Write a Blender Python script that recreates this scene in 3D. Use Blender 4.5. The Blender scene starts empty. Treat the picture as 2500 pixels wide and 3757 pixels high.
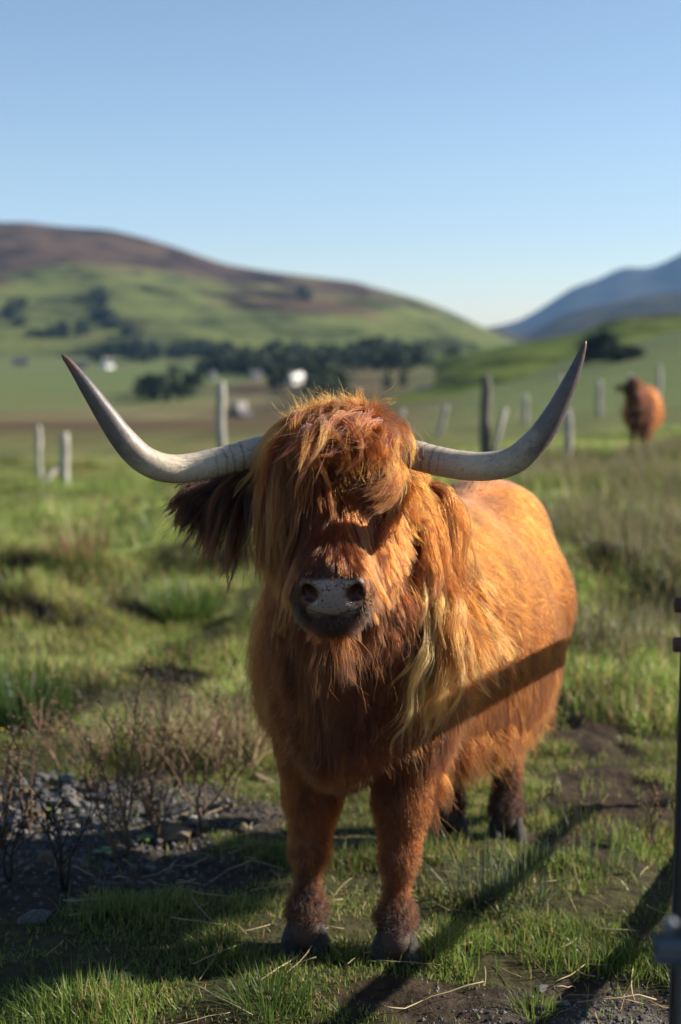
import bpy, bmesh, math, random
import numpy as np
from mathutils import Vector, kdtree

R = math.radians
random.seed(7)
rng = np.random.default_rng(7)
sc = bpy.context.scene

# ------------------------------------------------------------------ camera
CAM_Z, PITCH, FPX, CU, CV = 1.67, R(7.4), 5218.0, 1250.0, 1878.5
cam_d = bpy.data.cameras.new('camera')
cam = bpy.data.objects.new('camera', cam_d)
sc.collection.objects.link(cam)
cam.location = (0, 0, CAM_Z)
cam.rotation_euler = (R(90) - PITCH, 0, 0)
cam_d.lens = 50.0
cam_d.sensor_width = 36.0
cam_d.sensor_fit = 'AUTO'
cam_d.clip_start = 0.05
cam_d.clip_end = 20000
cam_d.dof.use_dof = True
cam_d.dof.focus_distance = 3.26
cam_d.dof.aperture_fstop = 2.1
sc.camera = cam

# ------------------------------------------------------------------ sun, sky, exposure
SUN_AZ, SUN_EL = R(14), R(27)          # azimuth measured from +X towards +Y
SUN = Vector((math.cos(SUN_EL) * math.cos(SUN_AZ), math.cos(SUN_EL) * math.sin(SUN_AZ), math.sin(SUN_EL)))
sun_d = bpy.data.lights.new('sun', 'SUN')
sun_d.energy = 5.0
sun_d.angle = R(0.53)
sun_d.color = (1.0, 0.90, 0.76)
sun = bpy.data.objects.new('sun', sun_d)
sc.collection.objects.link(sun)
sun.rotation_euler = (-SUN).to_track_quat('-Z', 'Y').to_euler()
sun.location = (30, 7.5, 16)

world = bpy.data.worlds.new('World')
sc.world = world
world.use_nodes = True
wn = world.node_tree
wn.nodes.clear()
w_out = wn.nodes.new('ShaderNodeOutputWorld')
w_bg = wn.nodes.new('ShaderNodeBackground')
w_sky = wn.nodes.new('ShaderNodeTexSky')
w_sky.sky_type = 'NISHITA'
w_sky.sun_disc = False
w_sky.sun_elevation = SUN_EL
w_sky.sun_rotation = math.atan2(SUN.x, SUN.y)
w_sky.altitude = 0
w_sky.air_density = 0.8
w_sky.dust_density = 0.15
w_sky.ozone_density = 0.9
w_bg.inputs['Strength'].default_value = 0.063
wn.links.new(w_sky.outputs[0], w_bg.inputs[0])
wn.links.new(w_bg.outputs[0], w_out.inputs[0])

sc.view_settings.view_transform = 'Standard'
sc.view_settings.look = 'None'
sc.view_settings.exposure = 1.2
sc.view_settings.gamma = 1.0
sc.view_settings.use_curve_mapping = False

sc.render.engine = 'CYCLES'
cy = sc.cycles
cy.max_bounces = 8
cy.diffuse_bounces = 3
cy.glossy_bounces = 3
cy.transmission_bounces = 5
cy.transparent_max_bounces = 6
cy.volume_bounces = 0
cy.use_denoising = True
try:
    cy.denoiser = 'OPENIMAGEDENOISE'
except Exception:
    pass
cy.caustics_reflective = False
cy.caustics_refractive = False
sc.cycles_curves.shape = 'RIBBONS'
sc.cycles_curves.subdivisions = 2


HAZE = 8.0e-5                          # density of the air between here and the mountain


# ------------------------------------------------------------------ helpers
def at(u, v, depth):
    """the point of the place that a sight line of the photograph meets at a given depth (world y)"""
    a, b = (u - CU) / FPX, (v - CV) / FPX
    cp, sp = math.cos(PITCH), math.sin(PITCH)
    d = np.array([a, cp - b * sp, -sp - b * cp])
    return np.array([0, 0, CAM_Z]) + d * (depth / d[1])


def link(o, parent=None):
    sc.collection.objects.link(o)
    if parent is not None:
        o.parent = parent
    return o


def tag(o, label=None, cat=None, group=None, kind=None):
    if label: o['label'] = label
    if cat: o['category'] = cat
    if group: o['group'] = group
    if kind: o['kind'] = kind
    return o


def empty(name, loc=(0, 0, 0), rz=0.0):
    o = bpy.data.objects.new(name, None)
    o.empty_display_size = 0.1
    o.location = loc
    o.rotation_euler = (0, 0, rz)
    return link(o)


def mesh_np(name, verts, faces, mat=None, smooth=True, tint=None, scal=None):
    """faces: list of (n,k) int arrays; tint: (nv,3) colour per vertex"""
    me = bpy.data.meshes.new(name)
    verts = np.asarray(verts, dtype=np.float32)
    if not isinstance(faces, (list, tuple)):
        faces = [faces]
    faces = [np.asarray(f, dtype=np.int32) for f in faces if len(f)]
    me.vertices.add(len(verts))
    me.vertices.foreach_set('co', verts.ravel())
    loops = np.concatenate([f.ravel() for f in faces])
    tot = np.concatenate([np.full(len(f), f.shape[1], np.int32) for f in faces])
    start = np.concatenate([[0], np.cumsum(tot)[:-1]]).astype(np.int32)
    me.loops.add(len(loops))
    me.loops.foreach_set('vertex_index', loops)
    me.polygons.add(len(tot))
    me.polygons.foreach_set('loop_start', start)
    me.polygons.foreach_set('loop_total', tot)
    me.update(calc_edges=True)
    me.polygons.foreach_set('use_smooth', np.full(len(tot), bool(smooth)))
    if tint is not None:
        at_ = me.attributes.new('tint', 'FLOAT_COLOR', 'POINT')
        c = np.ones((len(verts), 4), np.float32)
        c[:, :3] = tint
        at_.data.foreach_set('color', c.ravel())
    if scal is not None:
        at_ = me.attributes.new('along', 'FLOAT', 'POINT')
        at_.data.foreach_set('value', np.asarray(scal, np.float32))
    if mat is not None:
        me.materials.append(mat)
    return me


def obj(name, me, parent=None, loc=None):
    o = bpy.data.objects.new(name, me)
    if loc is not None:
        o.location = loc
    return link(o, parent)


def hair_obj(name, pts, rad, tint, mat, parent=None):
    """pts (n,k,3), rad (n,k), tint (n,3) -> a curves object"""
    n, k, _ = pts.shape
    cv = bpy.data.hair_curves.new(name)
    cv.add_curves([k] * n)
    cv.attributes['position'].data.foreach_set('vector', pts.astype(np.float32).ravel())
    ra = cv.attributes.get('radius') or cv.attributes.new('radius', 'FLOAT', 'POINT')
    ra.data.foreach_set('value', rad.astype(np.float32).ravel())
    ca = cv.attributes.new('tint', 'FLOAT_COLOR', 'CURVE')
    c = np.ones((n, 4), np.float32)
    c[:, :3] = np.asarray(tint) ** 1.85 * np.array([0.57, 0.66, 0.37])
    ca.data.foreach_set('color', c.ravel())
    cv.materials.append(mat)
    o = bpy.data.objects.new(name, cv)
    return link(o, parent)


# value noise -------------------------------------------------------
def _h(ix, iy, iz, seed):
    n = (ix.astype(np.int64) * 374761393 + iy.astype(np.int64) * 668265263 + iz.astype(np.int64) * 2147483647 + seed * 974711)
    n = (n ^ (n >> 13)) * 1274126177
    n = n & 0x7fffffff
    n = (n ^ (n >> 16)) & 0xffff
    return n / 65535.0


def vnoise(x, y, z=None, seed=0):
    x = np.asarray(x, float); y = np.asarray(y, float)
    z = np.zeros_like(x) if z is None else np.asarray(z, float)
    ix, iy, iz = np.floor(x), np.floor(y), np.floor(z)
    fx, fy, fz = x - ix, y - iy, z - iz
    fx, fy, fz = [f * f * (3 - 2 * f) for f in (fx, fy, fz)]
    r = 0
    for dx in (0, 1):
        for dy in (0, 1):
            for dz in (0, 1):
                w = (fx if dx else 1 - fx) * (fy if dy else 1 - fy) * (fz if dz else 1 - fz)
                r = r + w * _h(ix + dx, iy + dy, iz + dz, seed)
    return r * 2 - 1


def fbm(x, y, z=None, oct=4, seed=0):
    r, a, s = 0, 0.5, 1.0
    for i in range(oct):
        r = r + a * vnoise(np.asarray(x) * s, np.asarray(y) * s, None if z is None else np.asarray(z) * s, seed + i * 17)
        a *= 0.5; s *= 2.03
    return r


def sstep(a, b, x):
    t = np.clip((np.asarray(x, float) - a) / (b - a), 0, 1)
    return t * t * (3 - 2 * t)


def nrm(v):
    return v / np.maximum(np.linalg.norm(v, axis=-1, keepdims=True), 1e-9)


def spline(P, n):
    """Catmull-Rom through control points, evenly spaced"""
    P = np.asarray(P, float)
    Q = np.concatenate([[2 * P[0] - P[1]], P, [2 * P[-1] - P[-2]]])
    out = []
    for i in range(len(P) - 1):
        t = np.linspace(0, 1, 40, endpoint=False)[:, None]
        a, b, c, d = Q[i:i + 4]
        out.append(0.5 * (2 * b + (c - a) * t + (2 * a - 5 * b + 4 * c - d) * t ** 2 + (3 * b - a - 3 * c + d) * t ** 3))
    C = np.concatenate(out + [P[-1:]])
    s = np.concatenate([[0], np.cumsum(np.linalg.norm(np.diff(C, axis=0), axis=1))])
    q = np.linspace(0, s[-1], n)
    return np.stack([np.interp(q, s, C[:, i]) for i in range(P.shape[1])], 1)


def tube(C, r, sides=12, cap=True):
    """a tube along points C with radii r -> verts, quads, tris"""
    C = np.asarray(C, float); n = len(C)
    r = np.broadcast_to(np.asarray(r, float), (n,))
    T = nrm(np.gradient(C, axis=0))
    up = np.array([0.13, 0.31, 0.94]) if abs(T[0][2]) < 0.9 else np.array([1.0, 0.1, 0])
    A = nrm(np.cross(T, up)); Bv = np.cross(T, A)
    th = np.linspace(0, 2 * np.pi, sides, endpoint=False)
    V = C[:, None] + r[:, None, None] * (np.cos(th)[None, :, None] * A[:, None] + np.sin(th)[None, :, None] * Bv[:, None])
    ids = np.arange(n * sides).reshape(n, sides)
    nx = np.roll(ids, -1, 1)
    q = np.stack([ids[:-1], nx[:-1], nx[1:], ids[1:]], -1).reshape(-1, 4)
    V = V.reshape(-1, 3)
    tr = np.zeros((0, 3), int)
    if cap:
        V = np.concatenate([V, C[:1], C[-1:]])
        a, b = n * sides, n * sides + 1
        tr = np.concatenate([np.stack([nx[0], ids[0], np.full(sides, a)], 1), np.stack([ids[-1], nx[-1], np.full(sides, b)], 1)])
    return V, q, tr



# materials ---------------------------------------------------------
def new_mat(name):
    m = bpy.data.materials.new(name)
    m.use_nodes = True
    nt = m.node_tree
    nt.nodes.clear()
    out = nt.nodes.new('ShaderNodeOutputMaterial')
    return m, nt, out


def N(nt, typ, **kw):
    n = nt.nodes.new(typ)
    for k, v in kw.items():
        if k in n.inputs:
            n.inputs[k].default_value = v
        else:
            setattr(n, k, v)
    return n


def ramp(nt, stops):
    n = nt.nodes.new('ShaderNodeValToRGB')
    e = n.color_ramp.elements
    while len(e) < len(stops):
        e.new(0.5)
    for i, (p, c) in enumerate(stops):
        e[i].position = p
        e[i].color = (*c, 1) if len(c) == 3 else c
    return n


def mat_noise(name, stops, scale=5.0, rough=0.8, bump=0.3, detail=6.0, stretch=(1, 1, 1), spec=0.3, bscale=None, metal=0.0, bdist=0.02):
    m, nt, out = new_mat(name)
    tc = N(nt, 'ShaderNodeTexCoord')
    mp = N(nt, 'ShaderNodeMapping')
    mp.inputs['Scale'].default_value = stretch
    nz = N(nt, 'ShaderNodeTexNoise', Scale=scale, Detail=detail, Roughness=0.62)
    rp = ramp(nt, stops)
    bs = N(nt, 'ShaderNodeBsdfPrincipled', Roughness=rough, Metallic=metal)
    bs.inputs['Specular IOR Level'].default_value = spec
    L = nt.links.new
    L(tc.outputs['Object'], mp.inputs[0]); L(mp.outputs[0], nz.inputs['Vector'])
    L(nz.outputs['Fac'], rp.inputs[0]); L(rp.outputs[0], bs.inputs['Base Color'])
    if bump:
        n2 = N(nt, 'ShaderNodeTexNoise', Scale=bscale or scale * 4, Detail=5.0, Roughness=0.65)
        L(mp.outputs[0], n2.inputs['Vector'])
        bp = N(nt, 'ShaderNodeBump', Strength=bump, Distance=bdist)
        L(n2.outputs['Fac'], bp.inputs['Height']); L(bp.outputs[0], bs.inputs['Normal'])
    L(bs.outputs[0], out.inputs[0])
    return m


def mat_tint(name, rough=0.7, spec=0.2, transl=0.0, var=0.25, scale=30.0, bump=0.0, bdist=0.01):
    """base colour from the object's own colour attribute, broken up by noise"""
    m, nt, out = new_mat(name)
    L = nt.links.new
    at_ = N(nt, 'ShaderNodeAttribute', attribute_name='tint')
    tc = N(nt, 'ShaderNodeTexCoord')
    nz = N(nt, 'ShaderNodeTexNoise', Scale=scale, Detail=4.0, Roughness=0.6)
    L(tc.outputs['Object'], nz.inputs['Vector'])
    mr = N(nt, 'ShaderNodeMapRange')
    mr.inputs['From Min'].default_value = 0.3; mr.inputs['From Max'].default_value = 0.7
    mr.inputs['To Min'].default_value = 1 - var; mr.inputs['To Max'].default_value = 1 + var
    L(nz.outputs['Fac'], mr.inputs['Value'])
    mx = N(nt, 'ShaderNodeVectorMath', operation='SCALE')
    L(at_.outputs['Color'], mx.inputs[0]); L(mr.outputs[0], mx.inputs['Scale'])
    bs = N(nt, 'ShaderNodeBsdfPrincipled', Roughness=rough)
    bs.inputs['Specular IOR Level'].default_value = spec
    L(mx.outputs[0], bs.inputs['Base Color'])
    if bump:
        bp = N(nt, 'ShaderNodeBump', Strength=bump, Distance=bdist)
        L(nz.outputs['Fac'], bp.inputs['Height']); L(bp.outputs[0], bs.inputs['Normal'])
    if transl:
        tr = N(nt, 'ShaderNodeBsdfTranslucent')
        ms = N(nt, 'ShaderNodeMixShader', Fac=transl)
        L(mx.outputs[0], tr.inputs[0]); L(bs.outputs[0], ms.inputs[1]); L(tr.outputs[0], ms.inputs[2])
        L(ms.outputs[0], out.inputs[0])
    else:
        L(bs.outputs[0], out.inputs[0])
    return m


def mat_hair(name, rough=0.35, radial=0.45, coat=0.0):
    m, nt, out = new_mat(name)
    L = nt.links.new
    at_ = N(nt, 'ShaderNodeAttribute', attribute_name='tint')
    hb = N(nt, 'ShaderNodeBsdfHairPrincipled')
    hb.parametrization = 'COLOR'
    hb.inputs['Roughness'].default_value = rough
    hb.inputs['Radial Roughness'].default_value = radial
    hb.inputs['Coat'].default_value = coat
    hb.inputs['Random Roughness'].default_value = 0.2
    L(at_.outputs['Color'], hb.inputs['Color'])
    L(hb.outputs[0], out.inputs[0])
    return m


# ------------------------------------------------------------------ terrain
def ground_z(x, y, detail=True):
    x = np.asarray(x, float); y = np.asarray(y, float)
    yy = np.maximum(y, 3.0)
    near = -0.045 * np.clip(yy - 3.6, -0.6, 40) + 0.065 * np.clip(x, -30, 30) * sstep(4, 22, yy)
    q = x / np.maximum(yy, 1.0)
    up = sstep(-0.10, 0.36, q)
    # left and middle: the field drops into the valley; right: it runs on as a slope
    right = -1.1 - 0.004 * (yy - 30) + 2.0 * sstep(60, 160, yy) + 5.5 * sstep(150, 330, yy) * sstep(0.1, 0.3, q) - 20 * sstep(380, 900, yy)
    left = -2.2 - 11.8 * sstep(30, 260, yy)
    far = right * up + left * (1 - up)
    k = sstep(24, 42, yy)
    z = near * (1 - k) + far * k
    z = z + 1.2 * k * fbm(x / 60, y / 60, seed=3) * sstep(40, 200, yy)
    z = z + 0.26 * fbm(x / 3.1, y / 3.1, seed=5) * sstep(5, 12, yy) * (1 - sstep(30, 60, yy))
    z = z + 0.30 * fbm(x / 1.1, y / 1.1, seed=6) * sstep(4.8, 8, yy) * (1 - sstep(22, 40, yy))
    if detail:
        z = z + 0.05 * fbm(x / 0.55, y / 0.55, seed=9) * sstep(2, 3, yy) * (1 - sstep(10, 25, yy))
        z = z + 0.03 * soil_mask(x, y) * (fbm(x / 0.09, y / 0.09, seed=11)) * (1 - sstep(7, 12, yy))
    # flat spots where the cow stands
    return z


def blob(x, y, cx, cy_, rx, ry):
    return np.exp(-(((x - cx) / rx) ** 2 + ((y - cy_) / ry) ** 2))


def soil_mask(x, y):
    """bare earth: trodden ground at the cow's feet, the gravel path by the gate, the rubble on the left"""
    m = (1.0 * blob(x, y, 0.22, 3.30, 0.34, 0.17) + 1.1 * blob(x, y, 0.62, 3.12, 0.34, 0.30) + 1.1 * blob(x, y, 0.30, 2.95, 0.5, 0.16)
         + 0.75 * blob(x, y, 1.0, 5.0, 0.35, 0.45) + 0.6 * blob(x, y, 0.75, 4.45, 0.3, 0.2)
         + 1.3 * blob(x, y, -1.05, 4.85, 0.62, 0.55) + 0.8 * blob(x, y, -0.85, 4.15, 0.5, 0.25)
         + 0.6 * blob(x, y, 1.3, 6.2, 0.4, 0.6) + 0.5 * blob(x, y, 0.38, 4.62, 0.35, 0.2))
    m = m + 0.75 * fbm(x / 0.35, y / 0.35, seed=21) + 0.06
    return sstep(0.34, 0.66, m)


def warp_lines(lo, hi, step, far_lo, far_hi, ratio):
    mid = np.arange(lo, hi + step * 0.5, step)
    def run(start, end, sgn):
        v, s, p = [], step, start
        while (p < end if sgn > 0 else p > end):
            s *= ratio
            p = p + sgn * s
            v.append(p)
        return v
    a = run(lo, far_lo, -1)[::-1]
    b = run(hi, far_hi, 1)
    return np.array(a + list(mid) + b)


gx = warp_lines(-1.7, 1.7, 0.03, -3500, 3500, 1.085)
gy = warp_lines(2.5, 6.2, 0.03, -60, 5600, 1.075)
GX, GY = np.meshgrid(gx, gy, indexing='ij')
GZ = ground_z(GX, GY)
nx_, ny_ = GX.shape
ii = np.arange(nx_ * ny_).reshape(nx_, ny_)
gq = np.stack([ii[:-1, :-1], ii[1:, :-1], ii[1:, 1:], ii[:-1, 1:]], -1).reshape(-1, 4)
gv = np.stack([GX, GY, GZ], -1).reshape(-1, 3)


def ground_tint(x, y):
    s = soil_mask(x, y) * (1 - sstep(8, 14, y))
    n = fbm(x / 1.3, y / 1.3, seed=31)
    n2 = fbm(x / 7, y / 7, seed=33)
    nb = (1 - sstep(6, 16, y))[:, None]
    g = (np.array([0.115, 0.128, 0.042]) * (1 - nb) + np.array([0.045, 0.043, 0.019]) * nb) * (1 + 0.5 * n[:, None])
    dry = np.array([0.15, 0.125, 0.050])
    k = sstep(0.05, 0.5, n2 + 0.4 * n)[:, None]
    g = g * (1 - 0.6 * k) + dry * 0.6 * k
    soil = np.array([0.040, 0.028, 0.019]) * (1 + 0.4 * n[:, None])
    path = np.array([0.105, 0.100, 0.093])
    pm = np.clip(blob(x, y, 0.72, 3.02, 0.30, 0.28) + blob(x, y, -1.05, 4.85, 0.62, 0.5), 0, 1)[:, None]
    soil = soil * (1 - pm) + path * pm
    c = g * (1 - s[:, None]) + soil * s[:, None]
    # far: brown bog, then green fields
    q = x / np.maximum(y, 1)
    fk = sstep(42, 75, y)[:, None]
    n3 = fbm(x / 70, y / 45, seed=41)
    n4 = fbm(x / 55, y / 16, seed=47)[:, None]
    bog = np.array([0.11, 0.085, 0.04]) * (1 - sstep(-0.15, 0.2, n4)) + np.array([0.15, 0.135, 0.06]) * sstep(-0.15, 0.2, n4)
    bog = bog * (1 - 0.6 * sstep(0.12, 0.3, -n4)) + np.array([0.035, 0.022, 0.014]) * 0.6 * sstep(0.12, 0.3, -n4)
    fld = np.array([0.092, 0.122, 0.040])
    rust = (sstep(48, 70, y) * (1 - sstep(120, 190, y + 60 * n3)))[:, None]
    bog = bog * (1 - 0.8 * rust) + np.array([0.070, 0.040, 0.024]) * 0.8 * rust
    lim = 300 + 90 * n3 + 250 * sstep(-0.12, 0.02, q)
    fg = sstep(lim - 40, lim + 40, y)
    fg = np.maximum(fg, sstep(0.0, 0.12, q))
    stripe = sstep(-0.08, 0.1, fbm(x / 130, y / 40, seed=44))
    far = bog * (1 - fg[:, None]) + fld * fg[:, None]
    far = far * (1 - 0.35 * stripe[:, None] * fg[:, None]) + np.array([0.13, 0.125, 0.045]) * 0.35 * stripe[:, None] * fg[:, None]
    return c * (1 - fk) + far * fk


m_ground = mat_tint('pasture_soil', rough=0.95, spec=0.1, var=0.45, scale=22.0, bump=0.8, bdist=0.02)
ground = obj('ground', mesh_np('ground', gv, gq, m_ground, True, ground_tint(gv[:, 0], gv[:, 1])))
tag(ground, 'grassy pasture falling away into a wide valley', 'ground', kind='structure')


# ------------------------------------------------------------------ hills
def hill(name, label, outline, d0, d1, z0, mat, nseg=26, rough_amp=0.05, u_pad=None, prof=0.8, nu=120, seed=1, d1_slope=0.0):
    """a hill whose crest stands at depth d1 and whose foot lies at depth d0; it also falls away behind"""
    us = np.array([p[0] for p in outline], float); vs = np.array([p[1] for p in outline], float)
    uu = np.linspace(us[0], us[-1], nu)
    vv = np.interp(uu, us, vs)
    ker = np.array([1, 2, 3, 2, 1]) / 9.0
    vv = np.convolve(np.pad(vv, 2, mode='edge'), ker, mode='valid')
    S = np.concatenate([np.linspace(0, 1, nseg), np.linspace(1, 1.6, 9)[1:]])
    V = np.zeros((nu, len(S), 3))
    for i, (u, v) in enumerate(zip(uu, vv)):
        dd = d1 + d1_slope * (u - 1250)
        crest = at(u, v, dd)
        foot_x = at(u, 1200, d0)[0]
        for j, s in enumerate(S):
            if s <= 1:
                y = d0 + (dd - d0) * s
                x = foot_x + (crest[0] - foot_x) * s
                z = z0 + (crest[2] - z0) * (s ** prof * (1 - 0.25 * s) + 0.25 * s * s * s)
            else:
                y = d0 + (dd - d0) * s
                x = crest[0] * (y / dd)
                z = crest[2] - (crest[2] - z0) * ((s - 1) / 0.6) ** 1.4
            V[i, j] = (x, y, z)
    H = (V[:, :, 2] - z0)
    sc_ = (d1 - d0) / 5
    amp = rough_amp * H * np.clip((1 - np.abs(S[None, :] - 0.5) * 2), 0, 1) * 2
    V[:, :, 2] += amp * fbm(V[:, :, 0] / sc_, V[:, :, 1] / sc_, seed=seed, oct=5)
    ids = np.arange(nu * len(S)).reshape(nu, len(S))
    q = np.stack([ids[:-1, :-1], ids[1:, :-1], ids[1:, 1:], ids[:-1, 1:]], -1).reshape(-1, 4)
    o = obj(name, mesh_np(name, V.reshape(-1, 3), q, mat))
    tag(o, label, 'hill', kind='structure')
    return V


def hill_mat(name, low, mid, high, z_lo, z_hi, scale, dark=None):
    """pasture low down, heather and rough grass higher up, broken by noise"""
    m, nt, out = new_mat(name)
    L = nt.links.new
    tc = N(nt, 'ShaderNodeTexCoord')
    sx = N(nt, 'ShaderNodeSeparateXYZ')
    L(tc.outputs['Object'], sx.inputs[0])
    nz = N(nt, 'ShaderNodeTexNoise', Scale=scale, Detail=8.0, Roughness=0.6)
    mp = N(nt, 'ShaderNodeMapping'); mp.inputs['Scale'].default_value = (1, 0.8, 2.2)
    L(tc.outputs['Object'], mp.inputs[0]); L(mp.outputs[0], nz.inputs['Vector'])
    mr = N(nt, 'ShaderNodeMapRange', clamp=False)
    mr.inputs['From Min'].default_value = z_lo; mr.inputs['From Max'].default_value = z_hi
    L(sx.outputs['Z'], mr.inputs['Value'])
    ad = N(nt, 'ShaderNodeMath', operation='MULTIPLY_ADD')
    ad.inputs[1].default_value = 3.2
    L(nz.outputs['Fac'], ad.inputs[0])
    sb = N(nt, 'ShaderNodeMath', operation='SUBTRACT'); sb.inputs[1].default_value = 1.6
    L(mr.outputs[0], sb.inputs[0]); L(sb.outputs[0], ad.inputs[2])
    rp = ramp(nt, [(0.0, low), (0.38, low), (0.55, mid), (0.8, high), (1.0, high)])
    L(ad.outputs[0], rp.inputs[0])
    n2 = N(nt, 'ShaderNodeTexNoise', Scale=scale * 3.5, Detail=7.0, Roughness=0.65)
    L(mp.outputs[0], n2.inputs['Vector'])
    r2 = ramp(nt, [(0.38, (0.30, 0.30, 0.34)), (0.48, (0.95, 0.95, 0.95)), (0.62, (1.5, 1.4, 1.2))])
    L(n2.outputs['Fac'], r2.inputs[0])
    mx = N(nt, 'ShaderNodeMix', data_type='RGBA', blend_type='MULTIPLY')
    mx.inputs[0].default_value = 1.0
    L(rp.outputs[0], mx.inputs[6]); L(r2.outputs[0], mx.inputs[7])
    bs = N(nt, 'ShaderNodeBsdfPrincipled', Roughness=1.0)
    bs.inputs['Specular IOR Level'].default_value = 0.0
    L(mx.outputs[2], bs.inputs['Base Color'])
    L(bs.outputs[0], out.inputs[0])
    return m


m_hillL = hill_mat('moor_pasture', (0.092, 0.110, 0.040), (0.090, 0.080, 0.042), (0.066, 0.047, 0.034), -12, 62, 0.006)
m_ridge = hill_mat('dark_heather', (0.05, 0.045, 0.025), (0.026, 0.024, 0.02), (0.024, 0.022, 0.02), -10, 120, 0.004)
m_mount = hill_mat('mountain_rock', (0.035, 0.035, 0.03), (0.035, 0.035, 0.034), (0.042, 0.042, 0.042), 0, 300, 0.003)
m_knoll = hill_mat('knoll_pasture', (0.085, 0.115, 0.032), (0.10, 0.105, 0.040), (0.10, 0.095, 0.042), -4, 12, 0.02)

HV = hill('moorland_hill', 'broad moorland hill, green below and heather brown above', 
     [(-1500, 980), (-900, 870), (-300, 805), (0, 815), (100, 815), (230, 832), (400, 842), (520, 870), (650, 908), (730, 937), (830, 970), (1000, 998),
      (1150, 1015), (1310, 1035), (1400, 1062), (1550, 1102), (1650, 1142), (1750, 1190), (1800, 1212), (1880, 1262), (1980, 1300)],
     760, 1500, -15, m_hillL, nu=220, nseg=34, rough_amp=0.20, seed=51)
hill('mountain', 'far blue mountain with a small summit notch', 
     [(1600, 1225), (1700, 1212), (1800, 1200), (1900, 1180), (2000, 1122), (2060, 1080), (2110, 1048), (2180, 1032), (2250, 995), (2300, 975), (2350, 988), (2420, 972), (2500, 930),
      (2700, 830), (3000, 760), (3500, 800), (4200, 1000)], 3200, 4700, -20, m_mount, seed=52, rough_amp=0.16, prof=1.0)
hill('heather_ridge', 'dark slate ridge in front of the blue mountain', 
     [(1650, 1230), (1740, 1208), (1830, 1195), (1880, 1222), (1930, 1235), (1980, 1205), (2060, 1160), (2150, 1132), (2300, 1102), (2400, 1080), (2500, 1072), (2700, 1040), (3200, 1010), (3900, 1100)],
     1500, 2300, -20, m_ridge, seed=53, rough_amp=0.10)
hill('grassy_knoll', 'green knoll behind the fence on the right', 
     [(1420, 1430), (1520, 1385), (1620, 1340), (1720, 1300), (1850, 1268), (2000, 1245), (2120, 1225), (2200, 1190), (2260, 1165), (2350, 1160), (2500, 1150), (2800, 1120), (3300, 1150), (4000, 1280)],
     200, 420, -9, m_knoll, seed=54, rough_amp=0.10, nseg=20)
# ------------------------------------------------------------------ the valley: wood, trees, houses
def on_ground(u, v, lo=20, hi=3000):
    """where a sight line meets the ground"""
    D = np.geomspace(lo, hi, 700)
    d1 = at(u, v, 1.0) - np.array([0, 0, CAM_Z])
    P = np.array([0, 0, CAM_Z]) + D[:, None] * d1
    below = P[:, 2] < ground_z(P[:, 0], P[:, 1])
    i = int(np.argmax(below)) if below.any() else len(D) - 1
    return np.array([P[i, 0], P[i, 1], float(ground_z(P[i:i + 1, 0], P[i:i + 1, 1])[0])])


def leaf_cloud(n, size, lobes):
    """n small leaf sprays spread through lobes (centre, radii): verts, tris"""
    li = rng.integers(0, len(lobes), n)
    C = np.array([l[0] for l in lobes])[li]; Rr = np.array([l[1] for l in lobes])[li]
    d = nrm(rng.normal(size=(n, 3))) * (0.55 + 0.5 * rng.random((n, 1)) ** 0.5)
    c = C + d * Rr
    a = nrm(rng.normal(size=(n, 3))); b = nrm(np.cross(a, rng.normal(size=(n, 3))))
    s = size * (0.6 + 0.8 * rng.random((n, 1)))
    V = np.stack([c + a * s, c - a * s * 0.5 + b * s * 0.8, c - a * s * 0.5 - b * s * 0.8], 1).reshape(-1, 3)
    return V, np.arange(3 * n).reshape(-1, 3)


def leaf_tint(nt_, lo, hi, seed):
    t = rng.random((nt_, 1))
    return np.repeat(np.array(lo) * (1 - t) + np.array(hi) * t, 3, 0)


m_leaf = mat_tint('foliage', rough=0.7, spec=0.2, transl=0.25, var=0.2, scale=2.0)
m_bark = mat_noise('bark', [(0.3, (0.05, 0.038, 0.028)), (0.7, (0.12, 0.095, 0.07))], 6, 0.9, 0.5, stretch=(1, 1, 0.3))


def tree(name, label, base, h, w, conifer=False, n=900, group=None, lo=(0.018, 0.032, 0.014), hi=(0.05, 0.075, 0.028)):
    root = empty(name, base)
    tag(root, label, 'tree', group)
    z = np.linspace(0, h * (0.92 if conifer else 0.6), 6)
    C = np.stack([0.03 * h * np.sin(z), 0.02 * h * np.cos(z * 1.3), z], 1)
    v, q, t = tube(C, np.linspace(0.035 * h, 0.008 * h, 6), 7)
    fs = [q, t]
    V = [v]; off = len(v); Qs = [q]; Ts = [t]
    if not conifer:
        for k in range(5):
            a = k * 1.3 + rng.random()
            p0 = C[3]; p1 = p0 + np.array([math.cos(a) * w * 0.35, math.sin(a) * w * 0.35, h * 0.25])
            v2, q2, t2 = tube(np.stack([p0, (p0 + p1) / 2 + [0, 0, 0.03 * h], p1]), [0.014 * h, 0.010 * h, 0.005 * h], 5)
            V.append(v2); Qs.append(q2 + off); Ts.append(t2 + off); off += len(v2)
    obj('trunk', mesh_np('trunk', np.concatenate(V), [np.concatenate(Qs), np.concatenate(Ts)], m_bark), root)
    lobes = []
    if conifer:
        for k in range(9):
            f = k / 8
            lobes.append(((0.1 * w * rng.normal(), 0.1 * w * rng.normal(), h * (0.15 + 0.8 * f)), (w * 0.5 * (1.05 - f), w * 0.5 * (1.05 - f), h * 0.07)))
    else:
        for k in range(11):
            a = rng.random() * 6.28; rr = w * 0.36 * math.sqrt(rng.random())
            lobes.append(((rr * math.cos(a), rr * math.sin(a), h * (0.38 + 0.45 * rng.random())), (w * 0.24, w * 0.24, h * 0.16)))
    V, T = leaf_cloud(n, 0.05 * h, lobes)
    obj('crown', mesh_np('crown', V, T, m_leaf, False, leaf_tint(n, lo, hi, 1)), root)
    return root


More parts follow.
